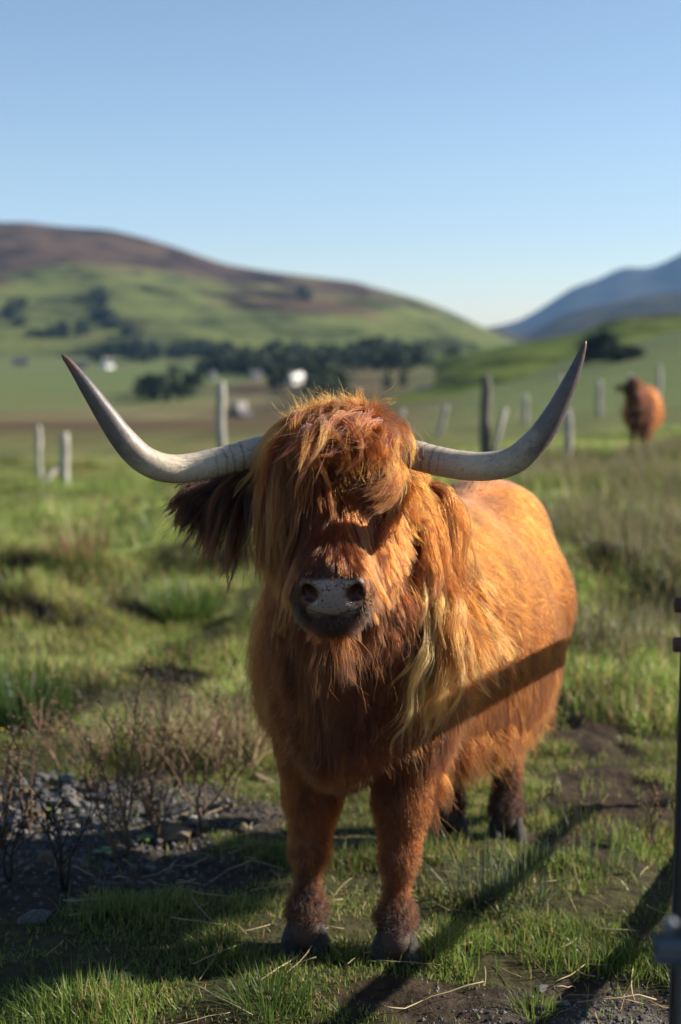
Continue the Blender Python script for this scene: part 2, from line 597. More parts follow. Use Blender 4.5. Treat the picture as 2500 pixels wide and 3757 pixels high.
# the wood along the foot of the moorland hill, one mass at this distance
VV, TT, CC, o_ = [], [], [], 0
def wood_tree(x, y, zb, h, w, n=70):
    global o_
    lob = [((x + w * 0.3 * rng.normal(), y + w * 0.3 * rng.normal(), zb + h * (0.3 + 0.5 * rng.random())), (w * 0.4, w * 0.4, h * 0.28)) for _ in range(5)]
    V, T = leaf_cloud(n, 0.17 * h, lob)
    VV.append(V); TT.append(T + o_); o_ += len(V)
    CC.append(leaf_tint(n, (0.014, 0.026, 0.014), (0.045, 0.062, 0.026), 1))
for (u0, u1, v0, v1, cnt) in ((-300, 330, 1285, 1300, 60), (330, 760, 1290, 1335, 95), (760, 1180, 1315, 1380, 100), (1180, 1560, 1310, 1365, 75), (860, 1240, 1400, 1440, 40), (480, 800, 1440, 1475, 25),
                              (1050, 1300, 1430, 1480, 22), (150, 420, 1262, 1290, 35), (1560, 1750, 1300, 1325, 20)):
    for _ in range(int(cnt * 0.55)):
        u = u0 + (u1 - u0) * rng.random(); v = v0 + (v1 - v0) * rng.random()
        if v > 1385 and any(abs(u - a) < 65 for a in (780, 940, 1085, 880)): continue
        p = on_ground(u, v, 150, 900)
        h = (6 + 5 * rng.random()) * min(1.0, p[1] / 640 + 0.1)
        wood_tree(p[0], p[1], p[2] - 0.5, h, h * 0.75)
wood = obj('woodland', mesh_np('woodland', np.concatenate(VV), np.concatenate(TT), m_leaf, False, np.concatenate(CC)))
tag(wood, 'dark belt of wood along the foot of the hill', 'wood', kind='stuff')

# scrub in a gully that climbs the moorland hill
def on_hill(u, v):
    best = None
    Pn = HV[:, :34].reshape(-1, 3)
    a = (u - CU) / FPX; b = (v - CV) / FPX
    cp, sp = math.cos(PITCH), math.sin(PITCH)
    d = Pn - np.array([0, 0, CAM_Z])
    f = d[:, 1] * cp - d[:, 2] * sp
    pu = d[:, 0] / f; pv = -(d[:, 1] * sp + d[:, 2] * cp) / f
    return Pn[np.argmin((pu - a) ** 2 + (pv - b) ** 2)]
VV, TT, CC, o_ = [], [], [], 0
for (u, v) in ((350, 1098), (355, 1115), (362, 1135), (360, 1150), (372, 1170), (395, 1185), (420, 1205), (450, 1225), (480, 1240), (430, 1215), (380, 1180), (55, 1165), (65, 1150), (40, 1172), (90, 1205), (130, 1225), (180, 1235), (230, 1240), (290, 1245), (1060, 1068), (1090, 1085), (1120, 1100)):
    p = on_hill(u + 8 * rng.normal(), v)
    wood_tree(p[0], p[1], p[2] - 2, 7 + 4 * rng.random(), 8, 90)
scrub = obj('scrub', mesh_np('scrub', np.concatenate(VV), np.concatenate(TT), m_leaf, False, np.concatenate(CC)))
tag(scrub, 'dark scrub in the gullies of the hillside', 'scrub', kind='stuff')

for (u, v, h, w, con, nm_, lb) in (
        (1420, 1432, 9, 4.5, True, 'conifer', 'narrow dark conifer in the valley right of the cow\'s crest, left of two'),
        (1482, 1425, 8, 4, True, 'conifer', 'narrow dark conifer in the valley right of the cow\'s crest, right of two'),
        (1240, 1445, 10, 6, True, 'conifer', 'dark conifer in the valley directly above the cow\'s crest'),
        (1640, 1415, 5, 11, False, 'broad_tree', 'low dark spreading tree beside the grey barn'),
        (640, 1385, 6, 9, False, 'broad_tree', 'dark round tree on the green meadow left of the white post')):
    p = on_ground(u, v, 60, 900)
    tree(nm_, lb, p, h * max(0.45, p[1] / 600), w * max(0.45, p[1] / 600), con, 700, 'trees standing apart in the valley')
for (u, v, h, w, lb) in ((2200, 1322, 8.8, 6.0, 'dark bushy tree behind the tip of the right horn, the taller of two'), (2275, 1325, 6.0, 8.0, 'lower dark bushy tree right of the horn tip, below the green knoll')):
    p = on_ground(u, v, 60, 420)
    h, w = h * p[1] / 225, w * p[1] / 225
    p[2] -= 0.38 * h
    tree('bushy_tree', lb, p, h, w, False, 1500, 'bushy trees below the knoll', lo=(0.010, 0.022, 0.016), hi=(0.03, 0.05, 0.025))

# houses -------------------------------------------------------------
m_white = mat_noise('limewash', [(0.3, (0.74, 0.73, 0.70)), (0.7, (0.84, 0.83, 0.80))], 1.5, 0.85, 0.1)
m_slate = mat_noise('slate', [(0.3, (0.05, 0.052, 0.058)), (0.7, (0.10, 0.10, 0.105))], 2.5, 0.6, 0.3)
m_rust = mat_noise('rust_red_tin', [(0.3, (0.16, 0.055, 0.04)), (0.7, (0.24, 0.085, 0.06))], 2.0, 0.6, 0.2)
m_stone = mat_noise('grey_harling', [(0.3, (0.20, 0.19, 0.18)), (0.7, (0.32, 0.31, 0.29))], 1.5, 0.9, 0.2)
m_pane = mat_noise('window_glass', [(0.3, (0.02, 0.025, 0.03)), (0.7, (0.04, 0.045, 0.05))], 2.0, 0.1, 0.0, spec=0.5)


def box_mesh(name, lo, hi, mat):
    x0, y0, z0 = lo; x1, y1, z1 = hi
    v = np.array([(x0, y0, z0), (x1, y0, z0), (x1, y1, z0), (x0, y1, z0), (x0, y0, z1), (x1, y0, z1), (x1, y1, z1), (x0, y1, z1)])
    f = np.array([(0, 3, 2, 1), (4, 5, 6, 7), (0, 1, 5, 4), (1, 2, 6, 5), (2, 3, 7, 6), (3, 0, 4, 7)])
    return mesh_np(name, v, f, mat, False)


def house(u, v, L, W, H, rz, wall, roof, label, name='cottage', group='houses in the valley'):
    p = on_ground(u, v, 100, 860)
    f = 0.5 * min(1.0, p[1] / 600)
    L, W, H = L * f, W * f, H * f
    r = empty(name, p, R(rz))
    tag(r, label, 'house', group)
    g = H + W * 0.42
    V = np.array([(-L / 2, -W / 2, -1), (L / 2, -W / 2, -1), (L / 2, W / 2, -1), (-L / 2, W / 2, -1), (-L / 2, -W / 2, H), (L / 2, -W / 2, H), (L / 2, W / 2, H), (-L / 2, W / 2, H), (-L / 2, 0, g), (L / 2, 0, g)])
    w = obj('wall', mesh_np('wall', V, [np.array([(0, 1, 5, 4), (2, 3, 7, 6), (0, 3, 2, 1)]), np.array([(1, 2, 6, 9, 5), (3, 0, 4, 8, 7)])], wall, False), r)
    o = 0.35; e = 0.18
    for s in (-1, 1):
        A = np.array([(-L / 2 - o, s * (W / 2 + o), H - o * 0.84 + 0.02), (L / 2 + o, s * (W / 2 + o), H - o * 0.84 + 0.02), (L / 2 + o, 0, g + 0.02), (-L / 2 - o, 0, g + 0.02)])
        Bv = A + np.array([0, s * 0.09, e])
        Bv[2:, 1] = 0
        VV_ = np.concatenate([A, Bv])
        rf = obj('roof', mesh_np('roof', VV_, np.array([(0, 1, 2, 3), (4, 5, 6, 7), (0, 1, 5, 4), (1, 2, 6, 5), (2, 3, 7, 6), (3, 0, 4, 7)]), roof, False), r)
    for s in (-1, 1):
        obj('chimney', box_mesh('chimney', (s * L * 0.42 - 0.3, -0.25, g - 0.4), (s * L * 0.42 + 0.3, 0.25, g + 0.6), wall), rf)
    for k in (-0.3, 0.3):
        obj('window', box_mesh('window', (k * L - 0.06 * L, -W / 2 - 0.05, H * 0.35), (k * L + 0.06 * L, -W / 2 + 0.1, H * 0.8), m_pane), r)
    obj('door', box_mesh('door', (-0.05 * L, -W / 2 - 0.05, -0.2), (0.05 * L, -W / 2 + 0.1, 0.6 * H), m_slate), r)
    return r


house(395, 1350, 9, 6, 4.2, 60, m_white, m_slate, 'white gabled house on the valley meadow right of the left horn tip')
house(290, 1352, 13, 6, 3.2, 8, m_stone, m_slate, 'long low grey house behind the left horn tip')
house(75, 1340, 12, 6, 3.2, 12, m_stone, m_slate, 'low grey house at the far left edge of the valley')
house(780, 1392, 8, 5, 3.0, 75, m_stone, m_slate, 'pale house above the pale fence post left of the cow\'s head')
house(940, 1392, 9, 6, 3.4, 40, m_stone, m_slate, 'grey house in the trees between the white fence post and the brightest house')
house(1085, 1408, 15, 8, 5.0, 50, m_white, m_white, 'brilliant white sunlit house above the cow\'s crest')
house(1125, 1290, 8, 5.5, 3.6, 70, m_white, m_slate, 'small pale house up at the hill foot above the brightest house')
house(880, 1562, 9, 6, 4, 60, m_stone, m_slate, 'whitish shed low down left of the cow\'s crest', 'shed')
house(1560, 1445, 9, 5, 2.0, 5, m_stone, m_slate, 'low grey roofed barn right of the cow\'s crest', 'barn')
house(1490, 1345, 9, 5, 2.6, 10, m_stone, m_rust, 'low house with a rust red roof in the trees', 'cottage')

# ------------------------------------------------------------------ fences
m_post = mat_noise('weathered_post', [(0.3, (0.22, 0.20, 0.175)), (0.55, (0.38, 0.36, 0.32)), (0.75, (0.50, 0.48, 0.44))], 9, 0.9, 0.5, stretch=(1, 1, 0.15))
m_post2 = mat_noise('dark_post', [(0.3, (0.07, 0.062, 0.052)), (0.7, (0.17, 0.155, 0.13))], 9, 0.9, 0.5, stretch=(1, 1, 0.15))
m_wire = mat_noise('fence_wire', [(0.3, (0.20, 0.19, 0.18)), (0.7, (0.33, 0.32, 0.30))], 8, 0.5, 0.0, metal=0.6)


def fence(label, posts, group='wire fences', wires=4):
    """posts: (u, v of the top, depth, radius, lean, dark)"""
    P0 = at(posts[0][0], 1700, posts[0][2]); P0[2] = float(ground_z(P0[0:1], P0[1:2])[0])
    root = empty('wire_fence', P0)
    tag(root, label, 'fence', group)
    tops = []
    for (u, vt, d, r, lean, dark) in posts:
        t = at(u, vt, d)
        b = np.array([t[0] - lean, t[1], float(ground_z(t[0:1], t[1:2])[0])])
        hgt = min(max(t[2] - b[2], 0.85), 1.75)
        n = 9
        z = np.linspace(-0.3, hgt, n)
        C = np.stack([b[0] + lean * np.clip(z, 0, None) / hgt + 0.012 * np.sin(z * 5 + u), b[1] + 0.01 * np.cos(z * 4 + u), b[2] + z], 1)
        rr = r * (1 + 0.06 * np.sin(np.arange(n) * 2.1 + u))
        rr[-1] *= 0.8
        v, q, tr = tube(C - P0, rr, 9)
        v += 0.05 * r * rng.normal(size=v.shape)
        obj('post', mesh_np('post', v, [q, tr], m_post2 if dark else m_post), root)
        tops.append((b, hgt, lean))
    for w in range(wires):
        f = 0.25 + 0.7 * w / (wires - 1)
        for (a, ha, la), (c, hc, lc) in zip(tops[:-1], tops[1:]):
            p = a + np.array([la * f, -0.05, ha * f]); q_ = c + np.array([lc * f, -0.05, hc * f])
            s = np.linspace(0, 1, 7)[:, None]
            C = p * (1 - s) + q_ * s
            C[:, 2] -= 0.10 * (s[:, 0] * (1 - s[:, 0]))
            v, q, tr = tube(C - P0, 0.0045, 4)
            obj('wire', mesh_np('wire', v, [q, tr], m_wire), root)


fence('near wire fence whose pale round post stands left of the cow\'s head', [(-420, 1640, 28, 0.08, 0, 0), (235, 1588, 26, 0.088, 0.0, 0), (810, 1392, 25.5, 0.088, 0.0, 0), (1785, 1378, 23, 0.09, 0.0, 1), (2086, 1512, 23.5, 0.065, 0.0, 0), (2760, 1460, 24, 0.05, 0.0, 0)])
fence('far wire fence with short leaning pale posts crossing the slope behind the right horn', [(1478, 1500, 47, 0.09, 0.25, 0), (1640, 1488, 49, 0.09, 0.25, 0), (1930, 1446, 51, 0.10, 0.0, 0), (2060, 1372, 52, 0.06, 0, 0), (2200, 1395, 52, 0.10, 0.0, 0), (2312, 1372, 53, 0.10, 0.0, 0), (2420, 1338, 53, 0.10, 0.0, 0), (2700, 1310, 54, 0.10, 0.0, 0)])
fence('thin pale stakes of a lower fence at the left edge of the field', [(-200, 1600, 36, 0.05, 0.0, 0), (140, 1562, 35, 0.075, 0.0, 0)], wires=3)
br = at(235, 1700, 26.0); gb = float(ground_z(br[0:1], br[1:2])[0])
v, q, tr = tube(np.array([(br[0] - 0.62, br[1] - 0.3, gb - 0.05), (br[0] - 0.36, br[1] - 0.2, gb + 0.22), (br[0] - 0.11, br[1] - 0.1, gb + 0.5)]), 0.05, 8)
tag(obj('leaning_stake', mesh_np('leaning_stake', v, [q, tr], m_post)), 'slanting timber strut propping the pale post at the far left', 'stake')
bp = at(1830, 1490, 23.0)
gz_ = float(ground_z(bp[0:1], bp[1:2])[0])
v, q, tr = tube(np.array([(bp[0] - 0.16, bp[1] - 0.1, gz_ - 0.1), (bp[0] - 0.02, bp[1] - 0.05, gz_ + 0.5), (bp[0] + 0.10, bp[1] - 0.06, gz_ + 1.0)]), 0.045, 8)
tag(obj('leaning_stake', mesh_np('leaning_stake', v, [q, tr], m_post)), 'pale stake leaning against the dark fence post behind the right horn', 'stake')

# ------------------------------------------------------------------ haze over the valley
bm = bmesh.new()
bmesh.ops.create_cube(bm, size=1.0)
for v in bm.verts:
    v.co = (v.co.x * 13000, v.co.y * 6300 + 2750, v.co.z * 480 + 205)
hz = bpy.data.meshes.new('haze'); bm.to_mesh(hz); bm.free()
mhz, nt, out = new_mat('haze_air')
pv = N(nt, 'ShaderNodeVolumePrincipled')
pv.inputs['Color'].default_value = (0.30, 0.56, 1.0, 1)
pv.inputs['Density'].default_value = HAZE
pv.inputs['Density Attribute'].default_value = ''
pv.inputs['Anisotropy'].default_value = 0.0
nt.links.new(pv.outputs[0], out.inputs['Volume'])
hz.materials.append(mhz)
tag(obj('haze', hz), 'thin blue haze hanging over the valley', 'haze', kind='stuff')
# ------------------------------------------------------------------ cows: one continuous body from blended volumes
def rotm(ax_y, up=(0, 0, 1)):
    """columns: lateral, along, vertical, for an along direction"""
    a = nrm(np.array(ax_y, float)); u = np.array(up, float)
    l = nrm(np.cross(a, u)); w = np.cross(l, a)
    return np.stack([l, a, w], 1)


class Field:
    """a signed distance field on a grid of uneven spacing, built from smoothly blended volumes"""
    def __init__(s, xs, ys, zs):
        s.xs, s.ys, s.zs = xs, ys, zs
        s.d = np.full((len(xs), len(ys), len(zs)), 1.0, np.float32)

    def _win(s, lo, hi):
        r = []
        for a, l, h in zip((s.xs, s.ys, s.zs), lo, hi):
            r.append(slice(max(0, int(np.searchsorted(a, l)) - 1), min(len(a), int(np.searchsorted(a, h)) + 1)))
        return tuple(r)

    def _pts(s, w):
        return s.xs[w[0]][:, None, None], s.ys[w[1]][None, :, None], s.zs[w[2]][None, None, :]

    def _mix(s, w, d, k, sub=False):
        o = s.d[w]
        if sub:
            h = np.clip(0.5 - 0.5 * (o + d) / k, 0, 1)
            s.d[w] = o * (1 - h) - d * h + k * h * (1 - h)
        else:
            h = np.clip(0.5 + 0.5 * (o - d) / k, 0, 1)
            s.d[w] = o * (1 - h) + d * h - k * h * (1 - h)

    def ell(s, c, r, M=None, k=0.06, sub=False):
        c = np.array(c, float); r = np.array(r, float)
        m = r.max() + 0.14
        w = s._win(c - m, c + m)
        X, Y, Z = s._pts(w)
        X, Y, Z = X - c[0], Y - c[1], Z - c[2]
        if M is None: M = np.eye(3)
        A = (M[0, 0] * X + M[1, 0] * Y + M[2, 0] * Z)
        B = (M[0, 1] * X + M[1, 1] * Y + M[2, 1] * Z)
        C = (M[0, 2] * X + M[1, 2] * Y + M[2, 2] * Z)
        k0 = np.sqrt((A / r[0]) ** 2 + (B / r[1]) ** 2 + (C / r[2]) ** 2) + 1e-6
        k1 = np.sqrt((A / r[0] ** 2) ** 2 + (B / r[1] ** 2) ** 2 + (C / r[2] ** 2) ** 2) + 1e-6
        s._mix(w, (k0 * (k0 - 1) / k1).astype(np.float32), k, sub)

    def cone(s, a, b, ra, rb, k=0.05, sub=False):
        a = np.array(a, float); b = np.array(b, float)
        m = max(ra, rb) + 0.14
        w = s._win(np.minimum(a, b) - m, np.maximum(a, b) + m)
        X, Y, Z = s._pts(w)
        d = b - a
        L2 = d @ d
        t = np.clip(((X - a[0]) * d[0] + (Y - a[1]) * d[1] + (Z - a[2]) * d[2]) / L2, 0, 1)
        q = np.sqrt((X - a[0] - t * d[0]) ** 2 + (Y - a[1] - t * d[1]) ** 2 + (Z - a[2] - t * d[2]) ** 2)
        s._mix(w, (q - (ra + (rb - ra) * t)).astype(np.float32), k, sub)

    def sample(s, P):
        out = []
        for a, c in zip((s.xs, s.ys, s.zs), P.T):
            c = np.clip(c, a[0] + 1e-6, a[-1] - 1e-6)
            i = np.clip(np.searchsorted(a, c) - 1, 0, len(a) - 2)
            out.append((i, (c - a[i]) / (a[i + 1] - a[i])))
        (i, fx), (j, fy), (k, fz) = out
        d = s.d
        r = 0
        for dx in (0, 1):
            for dy in (0, 1):
                for dz in (0, 1):
                    r = r + (fx if dx else 1 - fx) * (fy if dy else 1 - fy) * (fz if dz else 1 - fz) * d[i + dx, j + dy, k + dz]
        return r

    def grad(s, P, e=0.006):
        g = np.zeros_like(P)
        for i in range(3):
            h = np.zeros(3); h[i] = e
            g[:, i] = s.sample(P + h) - s.sample(P - h)
        return nrm(g)

    def surface(s):
        """surface nets"""
        ins = s.d < 0
        n = np.zeros(tuple(np.array(ins.shape) - 1), np.int8)
        for dx in (0, 1):
            for dy in (0, 1):
                for dz in (0, 1):
                    n += ins[dx:dx + n.shape[0], dy:dy + n.shape[1], dz:dz + n.shape[2]]
        act = (n > 0) & (n < 8)
        C = np.argwhere(act)
        idx = np.full(act.shape, -1, np.int32)
        idx[act] = np.arange(len(C))
        acc = np.zeros((len(C), 3)); cnt = np.zeros(len(C))
        cs = [(a, b, c) for a in (0, 1) for b in (0, 1) for c in (0, 1)]
        G = (s.xs, s.ys, s.zs)
        for p in cs:
            for ax in range(3):
                if p[ax]: continue
                q = list(p); q[ax] = 1
                i0 = C + np.array(p); i1 = C + np.array(q)
                d0 = s.d[i0[:, 0], i0[:, 1], i0[:, 2]]; d1 = s.d[i1[:, 0], i1[:, 1], i1[:, 2]]
                x = (d0 < 0) != (d1 < 0)
                t = np.where(x, d0 / np.where(d0 - d1 == 0, 1, d0 - d1), 0)
                for m in range(3):
                    v = G[m][i0[:, m]] * (1 - t) + G[m][i1[:, m]] * t
                    acc[:, m] += np.where(x, v, 0)
                cnt += x
        V = acc / cnt[:, None]
        quads = []
        for ax in range(3):
            a = [slice(None)] * 3; b = [slice(None)] * 3
            a[ax] = slice(0, -1); b[ax] = slice(1, None)
            ch = ins[tuple(a)] != ins[tuple(b)]
            E = np.argwhere(ch)
            o1, o2 = [(1, 2), (2, 0), (0, 1)][ax]
            ok = (E[:, o1] > 0) & (E[:, o2] > 0) & (E[:, o1] < ins.shape[o1] - 1) & (E[:, o2] < ins.shape[o2] - 1)
            E = E[ok]
            pos = ins[E[:, 0], E[:, 1], E[:, 2]]
            def cell(da, db):
                c = E.copy(); c[:, o1] -= da; c[:, o2] -= db
                return idx[c[:, 0], c[:, 1], c[:, 2]]
            q = np.stack([cell(1, 1), cell(0, 1), cell(0, 0), cell(1, 0)], 1)
            q[~pos] = q[~pos][:, ::-1]
            quads.append(q)
        return V, np.concatenate(quads)


HX = -0.018                                # the head's middle plane
AX = nrm(np.array([0.40, 1.0, -0.03]))     # the body's long axis, towards the rump
LAT = nrm(np.array([0.93, -0.372, 0]))     # to the cow's own left


def cow_field(xs, ys, zs, head=(0, 0, 0), fine=True):
    F = Field(xs, ys, zs)
    B = rotm(AX)
    hd = np.array(head, float)
    def h(x, y, z): return np.array([HX + x, y, z]) + hd
    # trunk
    F.ell((0.235, 4.15, 0.79), (0.312, 0.66, 0.372), B, 0.05)
    F.ell((0.305, 4.33, 0.69), (0.362, 0.47, 0.30), B, 0.10)
    F.ell((0.08, 3.76, 0.86), (0.230, 0.28, 0.285), B, 0.12)      # shoulders
    F.ell((0.45, 4.66, 0.86), (0.26, 0.30, 0.285), B, 0.12)       # rump
    F.ell((0.115, 3.84, 1.06), (0.12, 0.26, 0.115), B, 0.10)      # withers
    F.ell((0.50, 4.78, 1.03), (0.16, 0.16, 0.10), B, 0.10)        # hip and tail head
    F.cone((0.53, 4.90, 0.95), (0.57, 5.0, 0.45), 0.05, 0.025, 0.04)  # tail
    F.ell((0.012, 3.58, 0.735), (0.10, 0.13, 0.235), None, 0.08)    # brisket
    F.cone((-0.04, 3.39, 0.99), (-0.035, 3.44, 0.64), 0.050, 0.050, 0.05)  # dewlap
    # neck
    F.cone((0.06, 3.70, 0.97), h(0.0, 3.45, 1.26), 0.215, 0.145, 0.10)
    F.cone((0.04, 3.62, 0.80), h(0.0, 3.40, 1.14), 0.17, 0.10, 0.10)
    # head
    fn = np.array([0, -0.72, -0.69])
    HM = rotm(fn, (0, -0.69, 0.72))
    F.ell(h(0, 3.365, 1.335), (0.118, 0.13, 0.115), HM, 0.06)     # brow and poll
    F.cone(h(0, 3.37, 1.33), h(0, 3.15, 1.135), 0.100, 0.064, 0.05)
    F.cone(h(0, 3.40, 1.21), h(0, 3.18, 1.065), 0.085, 0.052, 0.06)   # jaw
    for s_ in (-1, 1):
        F.cone(h(s_ * 0.075, 3.36, 1.24), h(s_ * 0.05, 3.22, 1.12), 0.055, 0.035, 0.05)   # cheek
        F.ell(h(s_ * 0.088, 3.295, 1.315), (0.034, 0.05, 0.03), HM, 0.04)                # brow ridge
    F.ell(h(0, 3.113, 1.094), (0.094, 0.06, 0.080), None, 0.05)       # muzzle
    F.ell(h(0, 3.083, 1.101), (0.060, 0.040, 0.056), None, 0.03)      # nose pad
    F.ell(h(0, 3.128, 1.026), (0.060, 0.052, 0.030), None, 0.018)     # chin
    if fine:
        for s_ in (-1, 1):
            F.ell(h(s_ * 0.052, 3.064, 1.112), (0.022, 0.03, 0.026), None, 0.02)           # wing of the nostril
            Mn = rotm((s_ * 0.45, 1, 0.15), (s_ * 0.55, 0, 1))
            F.ell(h(s_ * 0.043, 3.038, 1.095), (0.0130, 0.045, 0.024), Mn, 0.010, True)      # nostril
            F.ell(h(s_ * 0.057, 3.046, 1.083), (0.017, 0.026, 0.007), None, 0.010, True)
        F.cone(h(-0.070, 3.072, 1.043), h(0.070, 3.072, 1.043), 0.007, 0.007, 0.012, True)   # mouth line
        F.cone(h(0, 3.03, 1.067), h(0, 3.03, 1.048), 0.004, 0.004, 0.008, True)
        for s_ in (-1, 1):
            F.ell(h(s_ * 0.112, 3.268, 1.262), (0.03, 0.03, 0.024), None, 0.02, True)        # eye socket
    # ears
    e0 = h(-0.13, 3.43, 1.305); e1 = h(-0.325, 3.45, 1.265)
    Me = rotm(e1 - e0, (0.1, -0.55, 0.8))
    F.ell((e0 + e1) / 2, (0.048, 0.115, 0.018), Me, 0.02)
    e0 = h(0.12, 3.44, 1.31); e1 = h(0.225, 3.62, 1.29)
    Me = rotm(e1 - e0, (0.8, -0.3, 0.5))
    F.ell((e0 + e1) / 2, (0.05, 0.12, 0.02), Me, 0.02)
    # legs
    for (x, y, sx, sy, zk) in ((-0.088, 3.66, -0.075, 3.72, 0.0), (0.150, 3.60, 0.205, 3.68, 0.0)):
        F.cone((sx, sy, 0.70), (x + 0.012, y + 0.02, 0.42), 0.110, 0.060, 0.07)
        F.cone((x + 0.015, y + 0.02, 0.42), (x + 0.005, y, 0.29), 0.060, 0.043, 0.04)
        F.ell((x + 0.004, y - 0.008, 0.285), (0.044, 0.049, 0.050), None, 0.02)
        F.cone((x + 0.004, y, 0.27), (x - 0.002, y + 0.008, 0.135), 0.030, 0.026, 0.02)
        F.ell((x - 0.003, y + 0.002, 0.115), (0.050, 0.050, 0.043), None, 0.03)
        F.cone((x - 0.003, y - 0.002, 0.115), (x - 0.006, y - 0.035, 0.062), 0.042, 0.054, 0.02)
    for (x, y, sx, sy) in ((0.365, 4.64, 0.35, 4.68), (0.555, 4.60, 0.60, 4.60)):
        F.cone((sx, sy, 0.78), (x + 0.0, y - 0.06, 0.50), 0.15, 0.095, 0.09)
        F.cone((x, y - 0.06, 0.52), (x + 0.02, y + 0.10, 0.335), 0.090, 0.050, 0.05)
        F.ell((x + 0.02, y + 0.10, 0.33), (0.044, 0.055, 0.06), None, 0.03)
        F.cone((x + 0.02, y + 0.095, 0.33), (x + 0.005, y + 0.045, 0.08), 0.045, 0.040, 0.03)
        F.ell((x + 0.003, y + 0.035, 0.06), (0.048, 0.05, 0.04), None, 0.03)
        F.cone((x + 0.002, y + 0.03, 0.06), (x, y, 0.02), 0.042, 0.047, 0.02)
    return F


def mixc(a, b, t):
    t = np.asarray(t)[..., None]
    return np.asarray(a) * (1 - t) + np.asarray(b) * t


GINGER, RUST, BLOND, DARK, SAND = (0.415, 0.158, 0.050), (0.26, 0.103, 0.040), (0.58, 0.345, 0.20), (0.055, 0.026, 0.016), (0.49, 0.222, 0.088)


def coat_colour(P, hd=np.zeros(3)):
    """the coat's own colour: ginger trunk, redder face and chest, muddy feet, dark ears"""
    x, y, z = P[:, 0], P[:, 1], P[:, 2]
    n = len(P)
    c = np.tile(np.array(GINGER), (n, 1))
    c = mixc(c, SAND, sstep(0.75, 1.15, z) * sstep(3.6, 3.9, y) * 0.8)
    front = 1 - sstep(3.45, 3.75, y)
    c = mixc(c, RUST, front * 0.85)  # red-brown front, with the chest's shade put into the colour
    c = mixc(c, RUST, (1 - sstep(0.26, 0.42, z)) * 0.7)  # legs too: red-brown, darkened to carry their shade
    c = mixc(c, (0.13, 0.055, 0.025), (1 - sstep(0.12, 0.30, z + 0.04 * vnoise(x * 25, y * 25, z * 25, seed=71))) * 0.9)
    c = mixc(c, DARK, (1 - sstep(0.03, 0.14, z)) * 0.8)
    v = 1 + 0.28 * vnoise(x * 22, y * 22, z * 9, seed=72)
    return c * v[:, None]


# skin: one material, its colours come from the body's own colour attribute
def mat_skin():
    m, nt, out = new_mat('cow_hide')
    L = nt.links.new
    at_ = N(nt, 'ShaderNodeAttribute', attribute_name='tint')
    pad = N(nt, 'ShaderNodeAttribute', attribute_name='along')
    tc = N(nt, 'ShaderNodeTexCoord')
    nz = N(nt, 'ShaderNodeTexNoise', Scale=190.0, Detail=3.0, Roughness=0.7)
    L(tc.outputs['Object'], nz.inputs['Vector'])
    n2 = N(nt, 'ShaderNodeTexNoise', Scale=45.0, Detail=3.0, Roughness=0.6)
    L(tc.outputs['Object'], n2.inputs['Vector'])
    ad = N(nt, 'ShaderNodeMath', operation='MULTIPLY_ADD'); ad.inputs[1].default_value = 0.55
    L(n2.outputs['Fac'], ad.inputs[0]); L(nz.outputs['Fac'], ad.inputs[2])
    sp = ramp(nt, [(0.0, (0, 0, 0)), (0.82, (0, 0, 0)), (0.92, (1, 1, 1))])
    L(ad.outputs[0], sp.inputs[0])
    sm = N(nt, 'ShaderNodeMath', operation='MULTIPLY'); L(sp.outputs[0], sm.inputs[0]); L(pad.outputs['Fac'], sm.inputs[1])
    mx = N(nt, 'ShaderNodeMix', data_type='RGBA')
    mx.inputs[7].default_value = (0.05, 0.035, 0.03, 1)
    L(sm.outputs[0], mx.inputs[0]); L(at_.outputs['Color'], mx.inputs[6])
    vo = N(nt, 'ShaderNodeTexVoronoi', Scale=260.0)
    L(tc.outputs['Object'], vo.inputs['Vector'])
    bp = N(nt, 'ShaderNodeBump', Strength=0.35, Distance=0.002)
    L(vo.outputs['Distance'], bp.inputs['Height'])
    bs = N(nt, 'ShaderNodeBsdfPrincipled', Roughness=0.42)
    bs.inputs['Specular IOR Level'].default_value = 0.5
    rr = N(nt, 'ShaderNodeMapRange'); rr.inputs['To Min'].default_value = 0.75; rr.inputs['To Max'].default_value = 0.27
    L(pad.outputs['Fac'], rr.inputs['Value']); L(rr.outputs[0], bs.inputs['Roughness'])
    L(mx.outputs[2], bs.inputs['Base Color']); L(bp.outputs[0], bs.inputs['Normal'])
    L(bs.outputs[0], out.inputs[0])
    return m


m_skin = mat_skin()
m_coat = mat_hair('coat_hair', 0.52, 0.6)
m_wet = mat_hair('face_hair', 0.26, 0.4)


